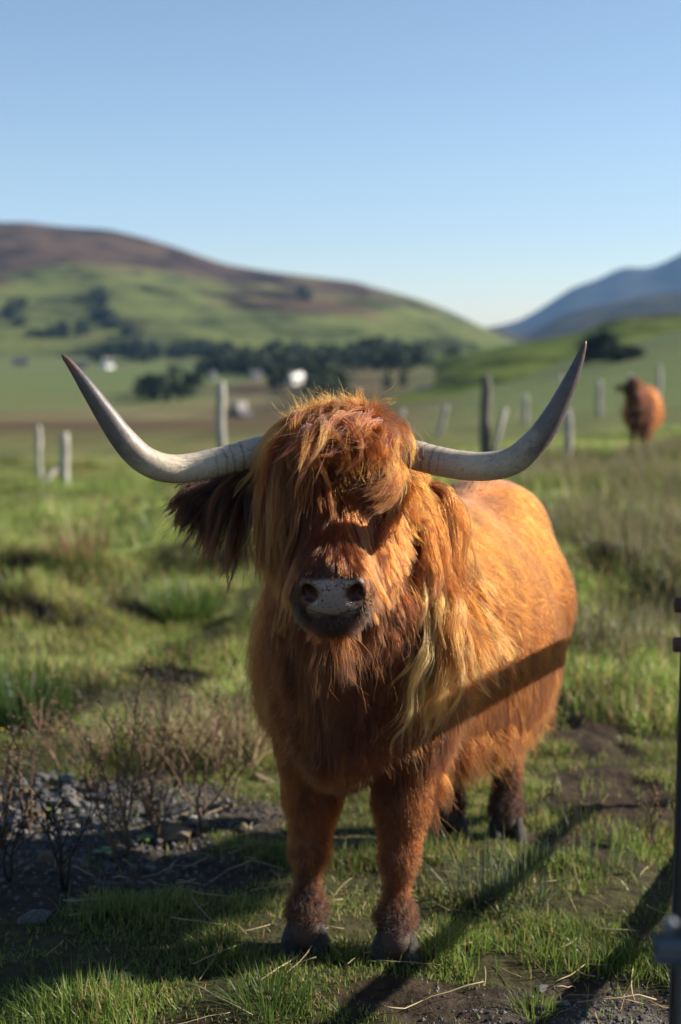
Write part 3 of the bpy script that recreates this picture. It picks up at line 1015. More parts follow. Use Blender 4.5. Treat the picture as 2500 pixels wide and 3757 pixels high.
def cow_skin_colour(V, hd):
    """hide, bare nose pad and dark muzzle"""
    x, y, z = V[:, 0] - HX - hd[0], V[:, 1] - hd[1], V[:, 2] - hd[2]
    c = coat_colour(V) * 0.45
    # dark muzzle
    dm = np.sqrt((x / 0.120) ** 2 + ((y - 3.07) / 0.125) ** 2 + ((z - 1.070) / 0.088) ** 2)
    mz = 1 - sstep(0.85, 1.1, dm + 0.10 * vnoise(x * 40, y * 40, z * 40, seed=73))
    c = mixc(c, (0.075, 0.032, 0.018), mz)
    z = z + 0.018
    low = mz * (1 - sstep(1.052, 1.066, z))
    c = mixc(c, (0.060, 0.032, 0.021), low)
    # pale nose pad, waisted between the nostrils
    half = 0.030 + 0.024 * sstep(1.105, 1.078, z) + 0.026 * sstep(1.122, 1.140, z)
    edge = np.abs(x) - half
    pd = (1 - sstep(-0.004, 0.005, edge + 0.003 * vnoise(x * 90, y * 90, z * 90, seed=74))) * (1 - sstep(1.143, 1.150, z + 0.10 * np.abs(x))) * sstep(1.060, 1.066, z) * (1 - sstep(3.085, 3.11, y))
    c = mixc(c, (0.26, 0.195, 0.18), pd)
    # inside of the nostrils
    for s_ in (-1, 1):
        dn = np.sqrt(((x - s_ * (0.045 + 0.25 * (1.115 - z))) / 0.018) ** 2 + ((z - 1.111) / 0.028) ** 2)
        ins = (1 - sstep(0.7, 1.05, dn)) * sstep(3.045, 3.056, y) * (y < 3.12)
        c = mixc(c, (0.06, 0.02, 0.017), ins)
        pd = pd * (1 - ins)
    return c, np.clip(pd + 0.5 * mz, 0, 1)


def tri_samples(V, Q, n, weight=None):
    """points spread over a quad mesh, by area times weight"""
    T = np.concatenate([Q[:, [0, 1, 2]], Q[:, [0, 2, 3]]])
    a, b, c = V[T[:, 0]], V[T[:, 1]], V[T[:, 2]]
    ar = np.linalg.norm(np.cross(b - a, c - a), axis=1)
    if weight is not None:
        ar = ar * weight((a + b + c) / 3)
    cs = np.cumsum(ar); cs /= cs[-1]
    i = np.searchsorted(cs, rng.random(n))
    u, v = rng.random(n), rng.random(n)
    f = u + v > 1
    u[f], v[f] = 1 - u[f], 1 - v[f]
    return a[i] + (b[i] - a[i]) * u[:, None] + (c[i] - a[i]) * v[:, None]


def clump(pts, n_cl, power=1.4, amount=0.8, tint=None, seed=0):
    """draw strands together towards guide strands, more so at their tips"""
    n, k, _ = pts.shape
    g = rng.choice(n, max(1, n_cl), replace=False)
    kd = kdtree.KDTree(len(g))
    for i, j in enumerate(g): kd.insert(pts[j, 0], i)
    kd.balance()
    own = np.array([kd.find(p)[1] for p in pts[:, 0]])
    G = pts[g[own]]
    t = np.linspace(0, 1, k)[None, :, None]
    am = np.reshape(amount, (-1, 1, 1)) * (0.55 + 0.45 * rng.random((n, 1, 1)))
    w = am * t ** power
    res = pts * (1 - w) + (G + (pts[:, :1] - G[:, :1]) * 0.12) * w
    return res, own, g


def grow(F, roots, L, k, dir0, pull, lift=0.006, wob=0.0, wob_f=6.0, keep=True, off=None):
    """strands that leave the hide along dir0, bend towards pull(t, p) and lie on the body instead of passing through it"""
    n = len(roots)
    p = roots.copy()
    d = nrm(dir0)
    pts = np.zeros((n, k, 3)); pts[:, 0] = roots
    st = (L / (k - 1))[:, None]
    ph = rng.random((n, 3)) * 100
    if off is None:
        off = lift * (0.3 + 1.4 * rng.random(n))
    for i in range(1, k):
        t = i / (k - 1)
        g, wgt = pull(t, p, d)
        d = nrm(d * (1 - wgt) + g * wgt)
        if wob:
            q = p * wob_f
            dv = np.stack([vnoise(q[:, 0], q[:, 1] + 9, q[:, 2], 81), vnoise(q[:, 0] + 31, q[:, 1], q[:, 2], 82), vnoise(q[:, 0], q[:, 1], q[:, 2] + 57, 83)], 1)
            d = nrm(d + wob * dv)
        p = p + d * st
        if keep:
            s = F.sample(p)
            need = off * min(1.0, t * 2.0)
            bad = s < need
            if bad.any():
                gg = F.grad(p[bad])
                p[bad] += gg * (need[bad] - s[bad])[:, None]
                dd = d[bad]
                into = np.minimum((dd * gg).sum(1, keepdims=True), 0)
                d[bad] = nrm(dd - gg * into)
        pts[:, i] = p
    return pts


def taper(n, k, r0, r1=0.25, var=0.3):
    t = np.linspace(0, 1, k)[None, :]
    return (r0 * (1 + var * (rng.random((n, 1)) * 2 - 1))) * (1 - (1 - r1) * t ** 1.5)


DOWN = np.array([0, 0, -1.0])


def build_main_cow():
    fx = warp_lines(-0.16, 0.13, 0.0045, -0.52, 1.0, 1.06)
    def lines(flo, fhi, lo, hi, st, big):
        a = np.arange(lo, flo, big); b = np.arange(flo, fhi, st); c = np.arange(fhi, hi, big)
        return np.concatenate([a, b, c])
    xs = lines(-0.135, 0.10, -0.50, 0.98, 0.0042, 0.011)
    ys = lines(3.02, 3.18, 2.95, 5.15, 0.0042, 0.011)
    zs = lines(1.00, 1.20, -0.10, 1.58, 0.0042, 0.011)
    F = cow_field(xs, ys, zs)
    V, Q = F.surface()
    root = empty('highland_cow', (0.2, 4.1, 0))
    tag(root, 'shaggy ginger highland cow with long upturned horns standing closest, facing the viewer', 'cow', 'highland cows in the pasture')
    base = np.array([0.2, 4.1, 0])
    col, pad = cow_skin_colour(V, np.zeros(3))
    obj('body', mesh_np('body', V - base, Q, m_skin, True, col, pad), root)

    # horns -----------------------------------------------------------
    mh, nt, out = new_mat('horn_keratin')
    L = nt.links.new
    al = N(nt, 'ShaderNodeAttribute', attribute_name='along')
    tc = N(nt, 'ShaderNodeTexCoord')
    n1 = N(nt, 'ShaderNodeTexNoise', Scale=16.0, Detail=6.0, Roughness=0.65); L(tc.outputs['Object'], n1.inputs['Vector'])
    ad = N(nt, 'ShaderNodeMath', operation='MULTIPLY_ADD'); ad.inputs[1].default_value = 0.34
    L(n1.outputs['Fac'], ad.inputs[0]); 
    sb = N(nt, 'ShaderNodeMath', operation='SUBTRACT'); sb.inputs[1].default_value = 0.17
    L(al.outputs['Fac'], sb.inputs[0]); L(sb.outputs[0], ad.inputs[2])
    rp = ramp(nt, [(0.0, (0.34, 0.30, 0.24)), (0.38, (0.56, 0.48, 0.36)), (0.54, (0.36, 0.30, 0.23)), (0.64, (0.15, 0.125, 0.115)), (0.90, (0.085, 0.072, 0.068)), (1.0, (0.14, 0.06, 0.04))])
    L(ad.outputs[0], rp.inputs[0])
    n2 = N(nt, 'ShaderNodeTexNoise', Scale=60.0, Detail=6.0, Roughness=0.7, Distortion=1.5); L(tc.outputs['Object'], n2.inputs['Vector'])
    r2 = ramp(nt, [(0.30, (0.35, 0.32, 0.30)), (0.42, (0.85, 0.85, 0.85)), (0.55, (1, 1, 1)), (0.75, (1.12, 1.10, 1.05))]); L(n2.outputs['Fac'], r2.inputs[0])
    mx = N(nt, 'ShaderNodeMix', data_type='RGBA', blend_type='MULTIPLY'); mx.inputs[0].default_value = 0.85
    L(rp.outputs[0], mx.inputs[6]); L(r2.outputs[0], mx.inputs[7])
    # dark growth cracks near the base
    n3 = N(nt, 'ShaderNodeTexNoise', Scale=26.0, Detail=5.0, Roughness=0.7); L(tc.outputs['Object'], n3.inputs['Vector'])
    a3 = N(nt, 'ShaderNodeMath', operation='MULTIPLY_ADD'); a3.inputs[1].default_value = 0.07; L(n3.outputs['Fac'], a3.inputs[0])
    s3 = N(nt, 'ShaderNodeMath', operation='SUBTRACT'); s3.inputs[1].default_value = 0.035; L(al.outputs['Fac'], s3.inputs[0]); L(s3.outputs[0], a3.inputs[2])
    W1, K1 = (1, 1, 1), (0.16, 0.14, 0.12)
    r3 = ramp(nt, [(0.0, W1), (0.128, W1), (0.134, K1), (0.141, W1), (0.168, W1), (0.173, K1), (0.180, W1), (0.202, W1), (0.207, (0.3, 0.28, 0.25)), (0.213, W1), (0.236, W1), (0.240, (0.4, 0.37, 0.33)), (0.246, W1)])
    L(a3.outputs[0], r3.inputs[0])
    m3 = N(nt, 'ShaderNodeMix', data_type='RGBA', blend_type='MULTIPLY'); m3.inputs[0].default_value = 0.8
    L(mx.outputs[2], m3.inputs[6]); L(r3.outputs[0], m3.inputs[7]); mx = m3
    bs = N(nt, 'ShaderNodeBsdfPrincipled', Roughness=0.42); bs.inputs['Specular IOR Level'].default_value = 0.45
    L(mx.outputs[2], bs.inputs['Base Color'])
    bp = N(nt, 'ShaderNodeBump', Strength=0.35, Distance=0.003); L(n2.outputs['Fac'], bp.inputs['Height']); L(bp.outputs[0], bs.inputs['Normal'])
    L(bs.outputs[0], out.inputs[0])
    hornL = [(1010, 1648, 3.39), (920, 1665, 3.385), (800, 1695, 3.36), (690, 1718, 3.33), (600, 1716, 3.30), (520, 1680, 3.28), (450, 1607, 3.265), (385, 1515, 3.255), (320, 1420, 3.25), (262, 1340, 3.25), (226, 1300, 3.25)]
    hornR = [(1390, 1650, 3.39), (1490, 1662, 3.385), (1600, 1690, 3.36), (1700, 1708, 3.33), (1790, 1711, 3.30), (1880, 1692, 3.28), (1955, 1632, 3.265), (2020, 1545, 3.255), (2075, 1440, 3.25), (2118, 1340, 3.25), (2150, 1250, 3.25)]
    for P in (hornL, hornR):
        W = np.array([at(*p) for p in P])
        C = spline(W, 90)
        t = np.linspace(0, 1, 90)
        r = np.interp(t, [0, 0.12, 0.3, 0.45, 0.58, 0.72, 0.86, 0.95, 0.985, 1.0], [0.037, 0.036, 0.0345, 0.0335, 0.0315, 0.0255, 0.017, 0.0095, 0.006, 0.0015])
        r = r * (1 + 0.018 * vnoise(t * 60, t * 0, seed=91) * (1 - sstep(0.3, 0.45, t)))
        for ring in (0.17, 0.205, 0.24, 0.262):
            r = r * (1 - 0.035 * np.exp(-((t - ring) / 0.005) ** 2))
        v, q, tr = tube(C - base, r, 24)
        obj('horn', mesh_np('horn', v, [q, tr], mh, True, None, np.concatenate([np.repeat(t, 24), [0, 1]])), root)

    # eyes --------------------------------------------------------------
    me_, nt, out = new_mat('wet_eye')
    bs = N(nt, 'ShaderNodeBsdfPrincipled', Roughness=0.06); bs.inputs['Base Color'].default_value = (0.012, 0.007, 0.005, 1)
    nt.links.new(bs.outputs[0], out.inputs[0])
    for s_ in (-1, 1):
        bm = bmesh.new(); bmesh.ops.create_uvsphere(bm, u_segments=20, v_segments=12, radius=0.021)
        e = bpy.data.meshes.new('eye'); bm.to_mesh(e); bm.free(); e.materials.append(me_)
        for p in e.polygons: p.use_smooth = True
        obj('eye', e, root, (HX + s_ * 0.103 - base[0], 3.272 - base[1], 1.262))

    # hooves: two claws to each foot ------------------------------------------
    m_hoof = mat_noise('hoof_horn', [(0.3, (0.012, 0.010, 0.009)), (0.55, (0.032, 0.026, 0.022)), (0.75, (0.075, 0.062, 0.052))], 14, 0.55, 0.5, stretch=(1, 1, 5))
    for (x, y, z0) in ((-0.094, 3.63, 0.0), (0.144, 3.57, 0.0), (0.365, 4.64, -0.05), (0.555, 4.60, -0.05)):
        hv, hf = [], []
        for s_ in (-1, 1):
            bm = bmesh.new()
            bmesh.ops.create_icosphere(bm, subdivisions=3, radius=1.0)
            for v in bm.verts:
                X, Y, Z = v.co
                Z = max(Z, -0.55)
                f = 1.0 - 0.28 * (Z + 0.55)
                v.co = ((X * 0.037 * f + s_ * (0.036 + 0.002 * (-Y))), (Y * (0.058 if Y < 0 else 0.042) * f - 0.012 - 0.030 * (0.5 - Z) * 0.5), Z * 0.066 + 0.038)
            o_ = len(hv)
            bm.verts.ensure_lookup_table()
            hv += [(v.co.x + x - base[0], v.co.y + y - base[1], v.co.z + z0) for v in bm.verts]
            hf += [[v.index + o_ for v in f_.verts] for f_ in bm.faces]
            bm.free()
        obj('hoof', mesh_np('hoof', np.array(hv), np.array(hf), m_hoof), root)

    # ---------------------------------------------------------------- hair
    def face_k(P):      # 1 on the face
        return (1 - sstep(3.36, 3.46, P[:, 1])) * sstep(1.02, 1.08, P[:, 2])
    def is_muzzle(P):
        x, y, z = P[:, 0] - HX, P[:, 1], P[:, 2]
        return np.sqrt((x / 0.121) ** 2 + ((y - 3.07) / 0.118) ** 2 + ((z - 1.072) / 0.085) ** 2) < 1.0
    def is_ear(P):
        return ((P[:, 0] < HX - 0.155) & (P[:, 1] < 3.53) & (P[:, 2] > 1.2)) | ((P[:, 0] > HX + 0.14) & (P[:, 1] < 3.68) & (P[:, 1] > 3.46) & (P[:, 2] > 1.22))

    # coat on trunk, neck and legs
    n = 250000
    def wt(c):
        w = np.ones(len(c))
        w *= np.where(is_muzzle(c), 0, 1)
        w *= np.where(c[:, 2] < 0.100 - 0.055 * (c[:, 1] > 4.2), 0, 1)
        w *= np.where((c[:, 1] < 3.36) & (c[:, 2] > 1.0), 0, 1)
        w *= np.where(is_ear(c), 0.3, 1)
        lat = (c - np.array([0.2, 4.1, 0])) @ LAT
        w *= np.where((lat < -0.05) & (c[:, 1] > 3.75), 0.22, 1)
        w *= np.where(c[:, 2] < 0.42, 0.75, 1)    # far side
        return w
    r = tri_samples(V, Q, n, wt)
    nm = F.grad(r)
    x, y, z = r.T
    trunk = sstep(3.55, 3.85, y)
    leg = 1 - sstep(0.46, 0.62, z) * np.maximum(sstep(3.75, 3.95, y), sstep(0.50, 0.66, z))
    ln = 0.074 + 0.03 * (1 - sstep(0.5, 0.75, z)) + 0.050 * (1 - trunk) * sstep(0.66, 0.9, z)
    ln = ln * (1 - leg) + 0.030 * leg * (0.5 + 0.4 * sstep(0.1, 0.3, z) + 0.9 * sstep(0.38, 0.6, z)) + 0.008 * leg * vnoise(x * 9, y * 9, z * 9, seed=92)
    ln = ln * (0.65 + 0.6 * rng.random(n)) * np.where(is_ear(r), 0.5, 1)
    back = AX[None] * trunk[:, None] * sstep(0.45, 1.05, z)[:, None] * 0.55
    comb = nrm(DOWN[None] + back)
    swirl = np.stack([vnoise(x * 3.5, y * 3.5, z * 3.5, 93), vnoise(x * 3.5 + 40, y * 3.5, z * 3.5, 94), np.zeros(n)], 1)
    tang = comb + 0.28 * swirl * (1 - 0.8 * leg)[:, None]
    tang = nrm(tang - nm * (tang * nm).sum(1, keepdims=True))
    d0 = nm * (0.32 - 0.20 * leg)[:, None] + tang * 0.95 + 0.09 * rng.normal(size=(n, 3))
    top = nm[:, 2] > 0.75
    pl = nrm(DOWN[None] * 0.8 + back + 0.10 * rng.normal(size=(n, 3)))
    pts = grow(F, r, ln, 7, d0, lambda t, p, d: (pl, 0.30), lift=0.010, wob=0.035, wob_f=10)
    pts, own, g = clump(pts, 16000, 1.5, 0.50 - 0.28 * leg)
    tint = coat_colour(r) * (0.8 + 0.4 * rng.random((n, 1)))
    cl = 0.74 + 0.48 * rng.random(len(g))
    tint = tint * cl[own][:, None]
    tint = np.clip(tint, 0.01, 0.9)
    rad = taper(n, 7, 0.00043)
    rad *= (1 + 0.3 * sstep(4.0, 4.6, y))[:, None]
    hair_obj('coat', pts - base, rad, tint, m_coat, root)

    # face hair
    n = 26000
    r = tri_samples(V, Q, n, lambda c: ((c[:, 1] < 3.42) & (c[:, 2] > 1.0) & (np.abs(c[:, 0] - HX) < 0.2) & ~is_muzzle(c) & ~is_ear(c) & (((np.abs(c[:, 0] - HX) - 0.105) ** 2 + (c[:, 1] - 3.265) ** 2 + (c[:, 2] - 1.272) ** 2) > 0.034 ** 2)) * 1.0)
    nm = F.grad(r)
    x, y, z = r.T
    xl = x - HX
    side = sstep(0.03, 0.10, np.abs(xl))
    ln = (0.038 + 0.034 * side + 0.02 * sstep(1.12, 1.2, z) + 0.015 * (1 - sstep(1.05, 1.15, z)) * sstep(3.2, 3.3, y)) * (0.7 + 0.6 * rng.random(n))
    comb = np.stack([xl * 3.0 + 0.25 * vnoise(x * 30, y * 30, z * 12, seed=95), np.full(n, -0.25), np.full(n, -1.0)], 1)
    d0 = nm * 0.20 + nrm(comb) + 0.09 * rng.normal(size=(n, 3))
    pts = grow(F, r, ln, 7, d0, lambda t, p, d: (nrm(comb), 0.25), lift=0.006, wob=0.08, wob_f=25)
    pts, own, g = clump(pts, 1500, 1.1, 0.85)
    tint = np.tile(np.array((0.29, 0.108, 0.036)), (n, 1)) * (0.7 + 0.6 * rng.random((n, 1))) * (0.75 + 0.5 * rng.random(len(g)))[own][:, None]
    hair_obj('face_hair', pts - base, taper(n, 7, 0.00042), np.clip(tint, 0.01, 0.9), m_wet, root)

    # short dark hair of the muzzle and chin
    n = 7000
    def wm(c):
        c = c + np.array([0, 0, 0.018])
        xx = c[:, 0] - HX
        half = 0.046 + 0.02 * sstep(1.105, 1.075, c[:, 2]) + 0.018 * sstep(1.125, 1.145, c[:, 2])
        inpad = (np.abs(xx) < half + 0.004) & (c[:, 2] < 1.15) & (c[:, 2] > 1.058) & (c[:, 1] < 3.10)
        nos = (np.abs(np.abs(xx) - 0.05) < 0.022) & (np.abs(c[:, 2] - 1.112) < 0.03) & (c[:, 1] < 3.11)
        return (is_muzzle(c - np.array([0, 0, 0.018])) & ~inpad & ~nos) * 1.0
    r = tri_samples(V, Q, n, wm)
    nm = F.grad(r)
    xl = r[:, 0] - HX
    ln = (0.007 + 0.012 * (1 - sstep(1.04, 1.075, r[:, 2]))) * (0.7 + 0.6 * rng.random(n))
    comb = nrm(np.stack([xl * 8, np.full(n, 0.2), np.full(n, -1.0)], 1))
    pts = grow(F, r, ln, 5, nm * 0.5 + comb + 0.15 * rng.normal(size=(n, 3)), lambda t, p, d: (comb, 0.25), lift=0.002)
    up_ = sstep(1.07, 1.16, r[:, 2]) * rng.random(n)
    tint = mixc((0.09, 0.042, 0.025), (0.30, 0.10, 0.035), np.clip(up_ + 0.45 * (rng.random(n) < 0.3), 0, 1))
    hair_obj('muzzle_hair', pts - base, taper(n, 5, 0.00035), tint, m_wet, root)

    # whiskers and wet drips at the corners of the mouth
    n = 110
    s_ = np.where(rng.random(n) < 0.5, -1, 1)
    r = np.stack([HX + s_ * (0.055 + 0.03 * rng.random(n)), 3.075 + 0.03 * rng.random(n), 1.035 + 0.035 * rng.random(n)], 1)
    for _ in range(5):
        r -= F.grad(r) * F.sample(r)[:, None]
    nm = F.grad(r)
    tg_ = nrm(np.stack([s_ * 0.15, -0.1 + 0 * r[:, 0], -1 + 0 * r[:, 0]], 1) + 0.2 * rng.normal(size=(n, 3)))
    pts = grow(F, r, 0.018 + 0.028 * rng.random(n), 7, nm + 0.3 * DOWN + 0.2 * rng.normal(size=(n, 3)), lambda t, p, d: (tg_, 0.3), lift=0.003)
    hair_obj('whiskers', pts - base, taper(n, 7, 0.0005), np.tile(np.array((0.05, 0.03, 0.02)), (n, 1)), m_wet, root)

    # locks: guide strands with many hairs around each -------------------------
    def locks(name, roots, lens, dirs, pull, per, spread, tints, k=14, lift=0.02, wob=0.12, wob_f=9, curl=0.0, curl_f=2.0, mat=m_coat, rad0=0.00045, tip=0.35, offs=None, keep=True, frizz=0.005):
        n = len(roots)
        G = grow(F, roots, lens, k, dirs, pull, lift=lift, wob=wob, wob_f=wob_f, keep=keep, off=offs)
        t = np.linspace(0, 1, k)
        T = nrm(np.gradient(G, axis=1))
        up = nrm(rng.normal(size=(n, 1, 3)))
        A = nrm(np.cross(T, np.broadcast_to(up, T.shape))); Bb = np.cross(T, A)
        if np.any(curl):
            cu = np.broadcast_to(np.asarray(curl, float), (n,))
            ph = rng.random(n) * 6.28; fr = curl_f * (0.6 + 0.8 * rng.random(n))
            an = ph[:, None] + 6.28 * fr[:, None] * t[None]
            am = (cu[:, None] * t[None] ** 0.8)[..., None]
            G = G + am * (A * np.cos(an)[..., None] + Bb * np.sin(an)[..., None])
        m = n * per
        idx = np.repeat(np.arange(n), per)
        a0 = rng.random(m) * 6.28; rr = np.sqrt(rng.random(m)) * spread * (0.6 + 0.8 * rng.random(n))[idx]
        prof = (0.55 + 0.75 * np.sin(np.pi * np.clip(t * 1.1, 0, 1))) * (1 - (1 - tip) * t ** 2)
        tw = a0[:, None] + (rng.random(n)[idx] * 2 - 1)[:, None] * 2.5 * t[None]
        P = G[idx] + (rr[:, None] * prof[None])[..., None] * (A[idx] * np.cos(tw)[..., None] + Bb[idx] * np.sin(tw)[..., None])
        # every hair wanders a little on its own
        fz = np.sin(t[None] * (5 + 9 * rng.random((m, 1))) + 6.28 * rng.random((m, 1))) * t[None] ** 0.7 * frizz * (0.3 + 1.2 * rng.random((m, 1)))
        P = P + fz[..., None] * nrm(rng.normal(size=(m, 1, 3)))
        # stray ends
        st = (rng.random(m) < 0.2)[:, None, None] * rng.normal(size=(m, 1, 3)) * 0.028 * (t ** 2)[None, :, None]
        P = P + st
        # uneven lengths
        ks = 0.62 + 0.38 * rng.random(m) ** 0.6
        ti = t[None] * ks[:, None] * (k - 1)
        i0 = np.clip(ti.astype(int), 0, k - 2); f = (ti - i0)[..., None]
        ar = np.arange(m)[:, None]
        P = P[ar, i0] * (1 - f) + P[ar, i0 + 1] * f
        tn = tints[idx] * (0.75 + 0.5 * rng.random((m, 1)))
        return hair_obj(name, P - base, taper(m, k, rad0), np.clip(tn, 0.01, 0.9), mat, root)

    def on_skin(P):
        """nearest hide to some points"""
        P = P.copy()
        for _ in range(6):
            P -= F.grad(P) * F.sample(P)[:, None]
        return P

    # forelock, left curtain: straight hair hanging over the cow's right eye and cheek
    n = 150
    u = rng.random(n)
    r = np.stack([HX - 0.03 - 0.085 * u, 3.40 - 0.10 * rng.random(n), 1.44 - 0.05 * u], 1)
    r = on_skin(r)
    d0 = np.stack([-0.15 - 0.40 * u, -0.85 + 0.3 * u, 0.15 + 0 * u], 1) + 0.12 * rng.normal(size=(n, 3))
    tgt = nrm(np.stack([0.10 + 0.06 * (1 - u), -0.12 + 0 * u, -1 + 0 * u], 1) + 0.06 * rng.normal(size=(n, 3)))
    ln = 0.22 + 0.13 * u + 0.05 * rng.normal(size=n)
    tt = mixc((0.27, 0.10, 0.04), (0.43, 0.21, 0.105), rng.random(n) * 0.9)  # darker than the mop: the curtain's shade is in the tint
    locks('forelock', r, ln, d0, lambda t, p, d: (tgt, 0.30), 80, 0.0115, tt, k=14, frizz=0.003, wob=0.05, offs=0.008 + 0.024 * rng.random(n), curl=0.004, curl_f=1.0)

    # forelock, tousled mop over the brow, blown across towards the left
    n = 230
    u = rng.random(n); w_ = rng.random(n)
    r = on_skin(np.stack([HX - 0.09 + 0.21 * u, 3.44 - 0.14 * w_, 1.45 - 0.06 * w_], 1))
    d0 = np.stack([0.30 * (u - 0.5) + 0.28 * rng.normal(size=n) - 0.2 * sstep(0.8, 1, u), -0.6 + 0.25 * rng.normal(size=n), 0.55 + 0.3 * rng.normal(size=n)], 1)
    sway = rng.normal(size=n)
    def pull_mop(t, p, d):
        g = np.stack([0.35 * sway + 0.55 * (u - 0.4) * (1 - t) - 0.95 * t * sstep(0.3, 0.9, u), -0.30 + 0.0 * u, -1 + 0.35 * t * sstep(0.4, 0.9, u)], 1)
        return nrm(g), 0.24
    ln = (0.15 + 0.13 * rng.random(n)) * (1 - 0.15 * np.abs(u - 0.5))
    tt = mixc((0.36, 0.115, 0.032), (0.60, 0.28, 0.105), rng.random(n) ** 1.4)
    locks('forelock', r, ln, d0, pull_mop, 46, 0.0105, tt, k=14, wob=0.22, wob_f=10, offs=0.008 + 0.034 * rng.random(n) ** 1.5, curl=0.012 * rng.random(n) ** 2, curl_f=1.4)

    # the big lock that sweeps across the brow
    n = 26
    u = rng.random(n)
    r = on_skin(np.stack([HX + 0.075 + 0.05 * u, 3.33 - 0.03 * rng.random(n), 1.40 - 0.02 * rng.random(n)], 1))
    d0 = np.tile(np.array([0.25, -0.85, 0.15]), (n, 1)) + 0.1 * rng.normal(size=(n, 3))
    def pull_sweep(t, p, d):
        a = sstep(0.25, 0.75, t)
        return nrm(np.stack([0.25 - 1.45 * a + 0 * u, -0.25 + 0 * u, -1.0 + 0.72 * a + 0 * u], 1)), 0.34
    tt = mixc((0.40, 0.145, 0.045), (0.56, 0.28, 0.12), rng.random(n))
    locks('forelock', r, 0.170 + 0.035 * rng.random(n), d0, pull_sweep, 80, 0.013, tt, k=14, wob=0.05, offs=0.020 + 0.028 * rng.random(n))

    # crest: short hair on the poll, blown upwards, catching the sun
    n = 190
    u = rng.random(n)
    r = on_skin(np.stack([HX - 0.12 + 0.25 * u, 3.43 - 0.07 * rng.random(n), 1.45 + 0 * u], 1))
    d0 = np.stack([0.45 * rng.normal(size=n) - 0.1, 0.45 * rng.normal(size=n) - 0.25, 0.9 + 0.25 * rng.random(n)], 1)
    g_ = nrm(np.stack([-0.55 + 0.5 * rng.normal(size=n), -0.35 + 0.4 * rng.normal(size=n), 0.15 - 0.35 * rng.random(n)], 1))
    ln = 0.032 + 0.038 * rng.random(n) + 0.065 * np.exp(-((u - 0.86) / 0.13) ** 2)
    tt = mixc((0.46, 0.16, 0.045), (0.68, 0.34, 0.13), rng.random(n))
    locks('crest', r, ln, d0, lambda t, p, d: (g_, 0.16), 34, 0.009, tt, k=10, wob=0.22, wob_f=14, tip=1.1, curl=0.006, offs=0.004 + 0.02 * rng.random(n))

    # curls over the cow's left temple, in front of the horn
    n = 60
    u = rng.random(n)
    r = on_skin(np.stack([HX + 0.115 + 0.03 * rng.random(n), 3.37 + 0.05 * rng.random(n), 1.41 - 0.15 * u], 1))
    d0 = np.stack([0.7 + 0.2 * rng.normal(size=n), -0.5 + 0.3 * rng.normal(size=n), 0.2 + 0.3 * rng.normal(size=n)], 1)
    tg = nrm(np.array([-0.05, -0.2, -1.0]) + 0.25 * rng.normal(size=(n, 3)))
    tt = mixc((0.38, 0.125, 0.034), (0.54, 0.23, 0.08), rng.random(n))
    locks('temple_hair', r, 0.10 + 0.06 * rng.random(n), d0, lambda t, p, d: (tg, 0.25), 42, 0.009, tt, k=12, wob=0.25, wob_f=14, curl=0.010, curl_f=1.2, offs=0.006 + 0.02 * rng.random(n))

    # ear fringe: dark hair hanging from the cow's right ear
    n = 120
    u = rng.random(n)
    e0 = np.array([HX - 0.14, 3.43, 1.30]); e1 = np.array([HX - 0.335, 3.45, 1.265])
    r = e0 + (e1 - e0) * u[:, None] + np.stack([0 * u, 0.02 * rng.normal(size=n), 0.012 * rng.normal(size=n)], 1)
    d0 = np.stack([-0.6 - 0.6 * u, -0.45 + 0.3 * rng.normal(size=n), 0.25 + 0.25 * rng.normal(size=n)], 1)
    tg = nrm(np.stack([-0.55 * u + 0.12, -0.05 + 0 * u, -1 + 0.35 * u], 1) + 0.12 * rng.normal(size=(n, 3)))
    ln = (0.30 - 0.21 * u ** 0.8) * (0.7 + 0.45 * rng.random(n))
    tt = mixc((0.075, 0.032, 0.018), (0.26, 0.10, 0.042), rng.random(n) ** 1.6)
    locks('ear_fringe', r, ln, d0, lambda t, p, d: (tg, 0.20), 60, 0.010, tt, k=12, wob=0.10, wob_f=10, curl=0.004, tip=0.25)

    # cheeks and jaw: hair hanging under the head
    n = 190
    s_ = np.where(rng.random(n) < 0.5, -1, 1)
    u = rng.random(n)
    r = on_skin(np.stack([HX + s_ * (0.05 + 0.07 * u), 3.26 + 0.16 * u, 1.10 + 0.14 * rng.random(n)], 1))
    d0 = np.stack([s_ * (0.4 + 0.3 * u), -0.2 + 0 * u, -0.8 + 0 * u], 1) + 0.15 * rng.normal(size=(n, 3))
    tg = nrm(np.stack([s_ * 0.05, 0.02 + 0 * u, -1 + 0 * u], 1) + 0.08 * rng.normal(size=(n, 3)))
    tt = mixc((0.25, 0.08, 0.03), (0.37, 0.14, 0.05), rng.random(n))
    locks('cheek_hair', r, 0.05 + 0.05 * rng.random(n), d0, lambda t, p, d: (tg, 0.2), 55, 0.018, tt, k=10, tip=0.8, wob=0.08, offs=0.006 + 0.015 * rng.random(n))

    # mane on the sunny side of the neck: long wavy blond locks
    n = 170
    u = rng.random(n)
    r = on_skin(np.stack([HX + 0.17 + 0.10 * rng.random(n), 3.50 + 0.16 * rng.random(n), 1.27 - 0.30 * u], 1))
    d0 = np.stack([0.8 + 0 * u, -0.15 + 0 * u, -0.2 + 0 * u], 1) + 0.2 * rng.normal(size=(n, 3))
    tg = nrm(np.array([0.07, -0.10, -1.0]) + 0.14 * rng.normal(size=(n, 3)))
    ln = 0.20 + 0.12 * rng.random(n) + 0.06 * (1 - u)
    bl = sstep(0.25, 0.8, u + 0.3 * rng.normal(size=n))
    tt = mixc((0.36, 0.13, 0.042), BLOND, 0.75 * bl * rng.random(n))
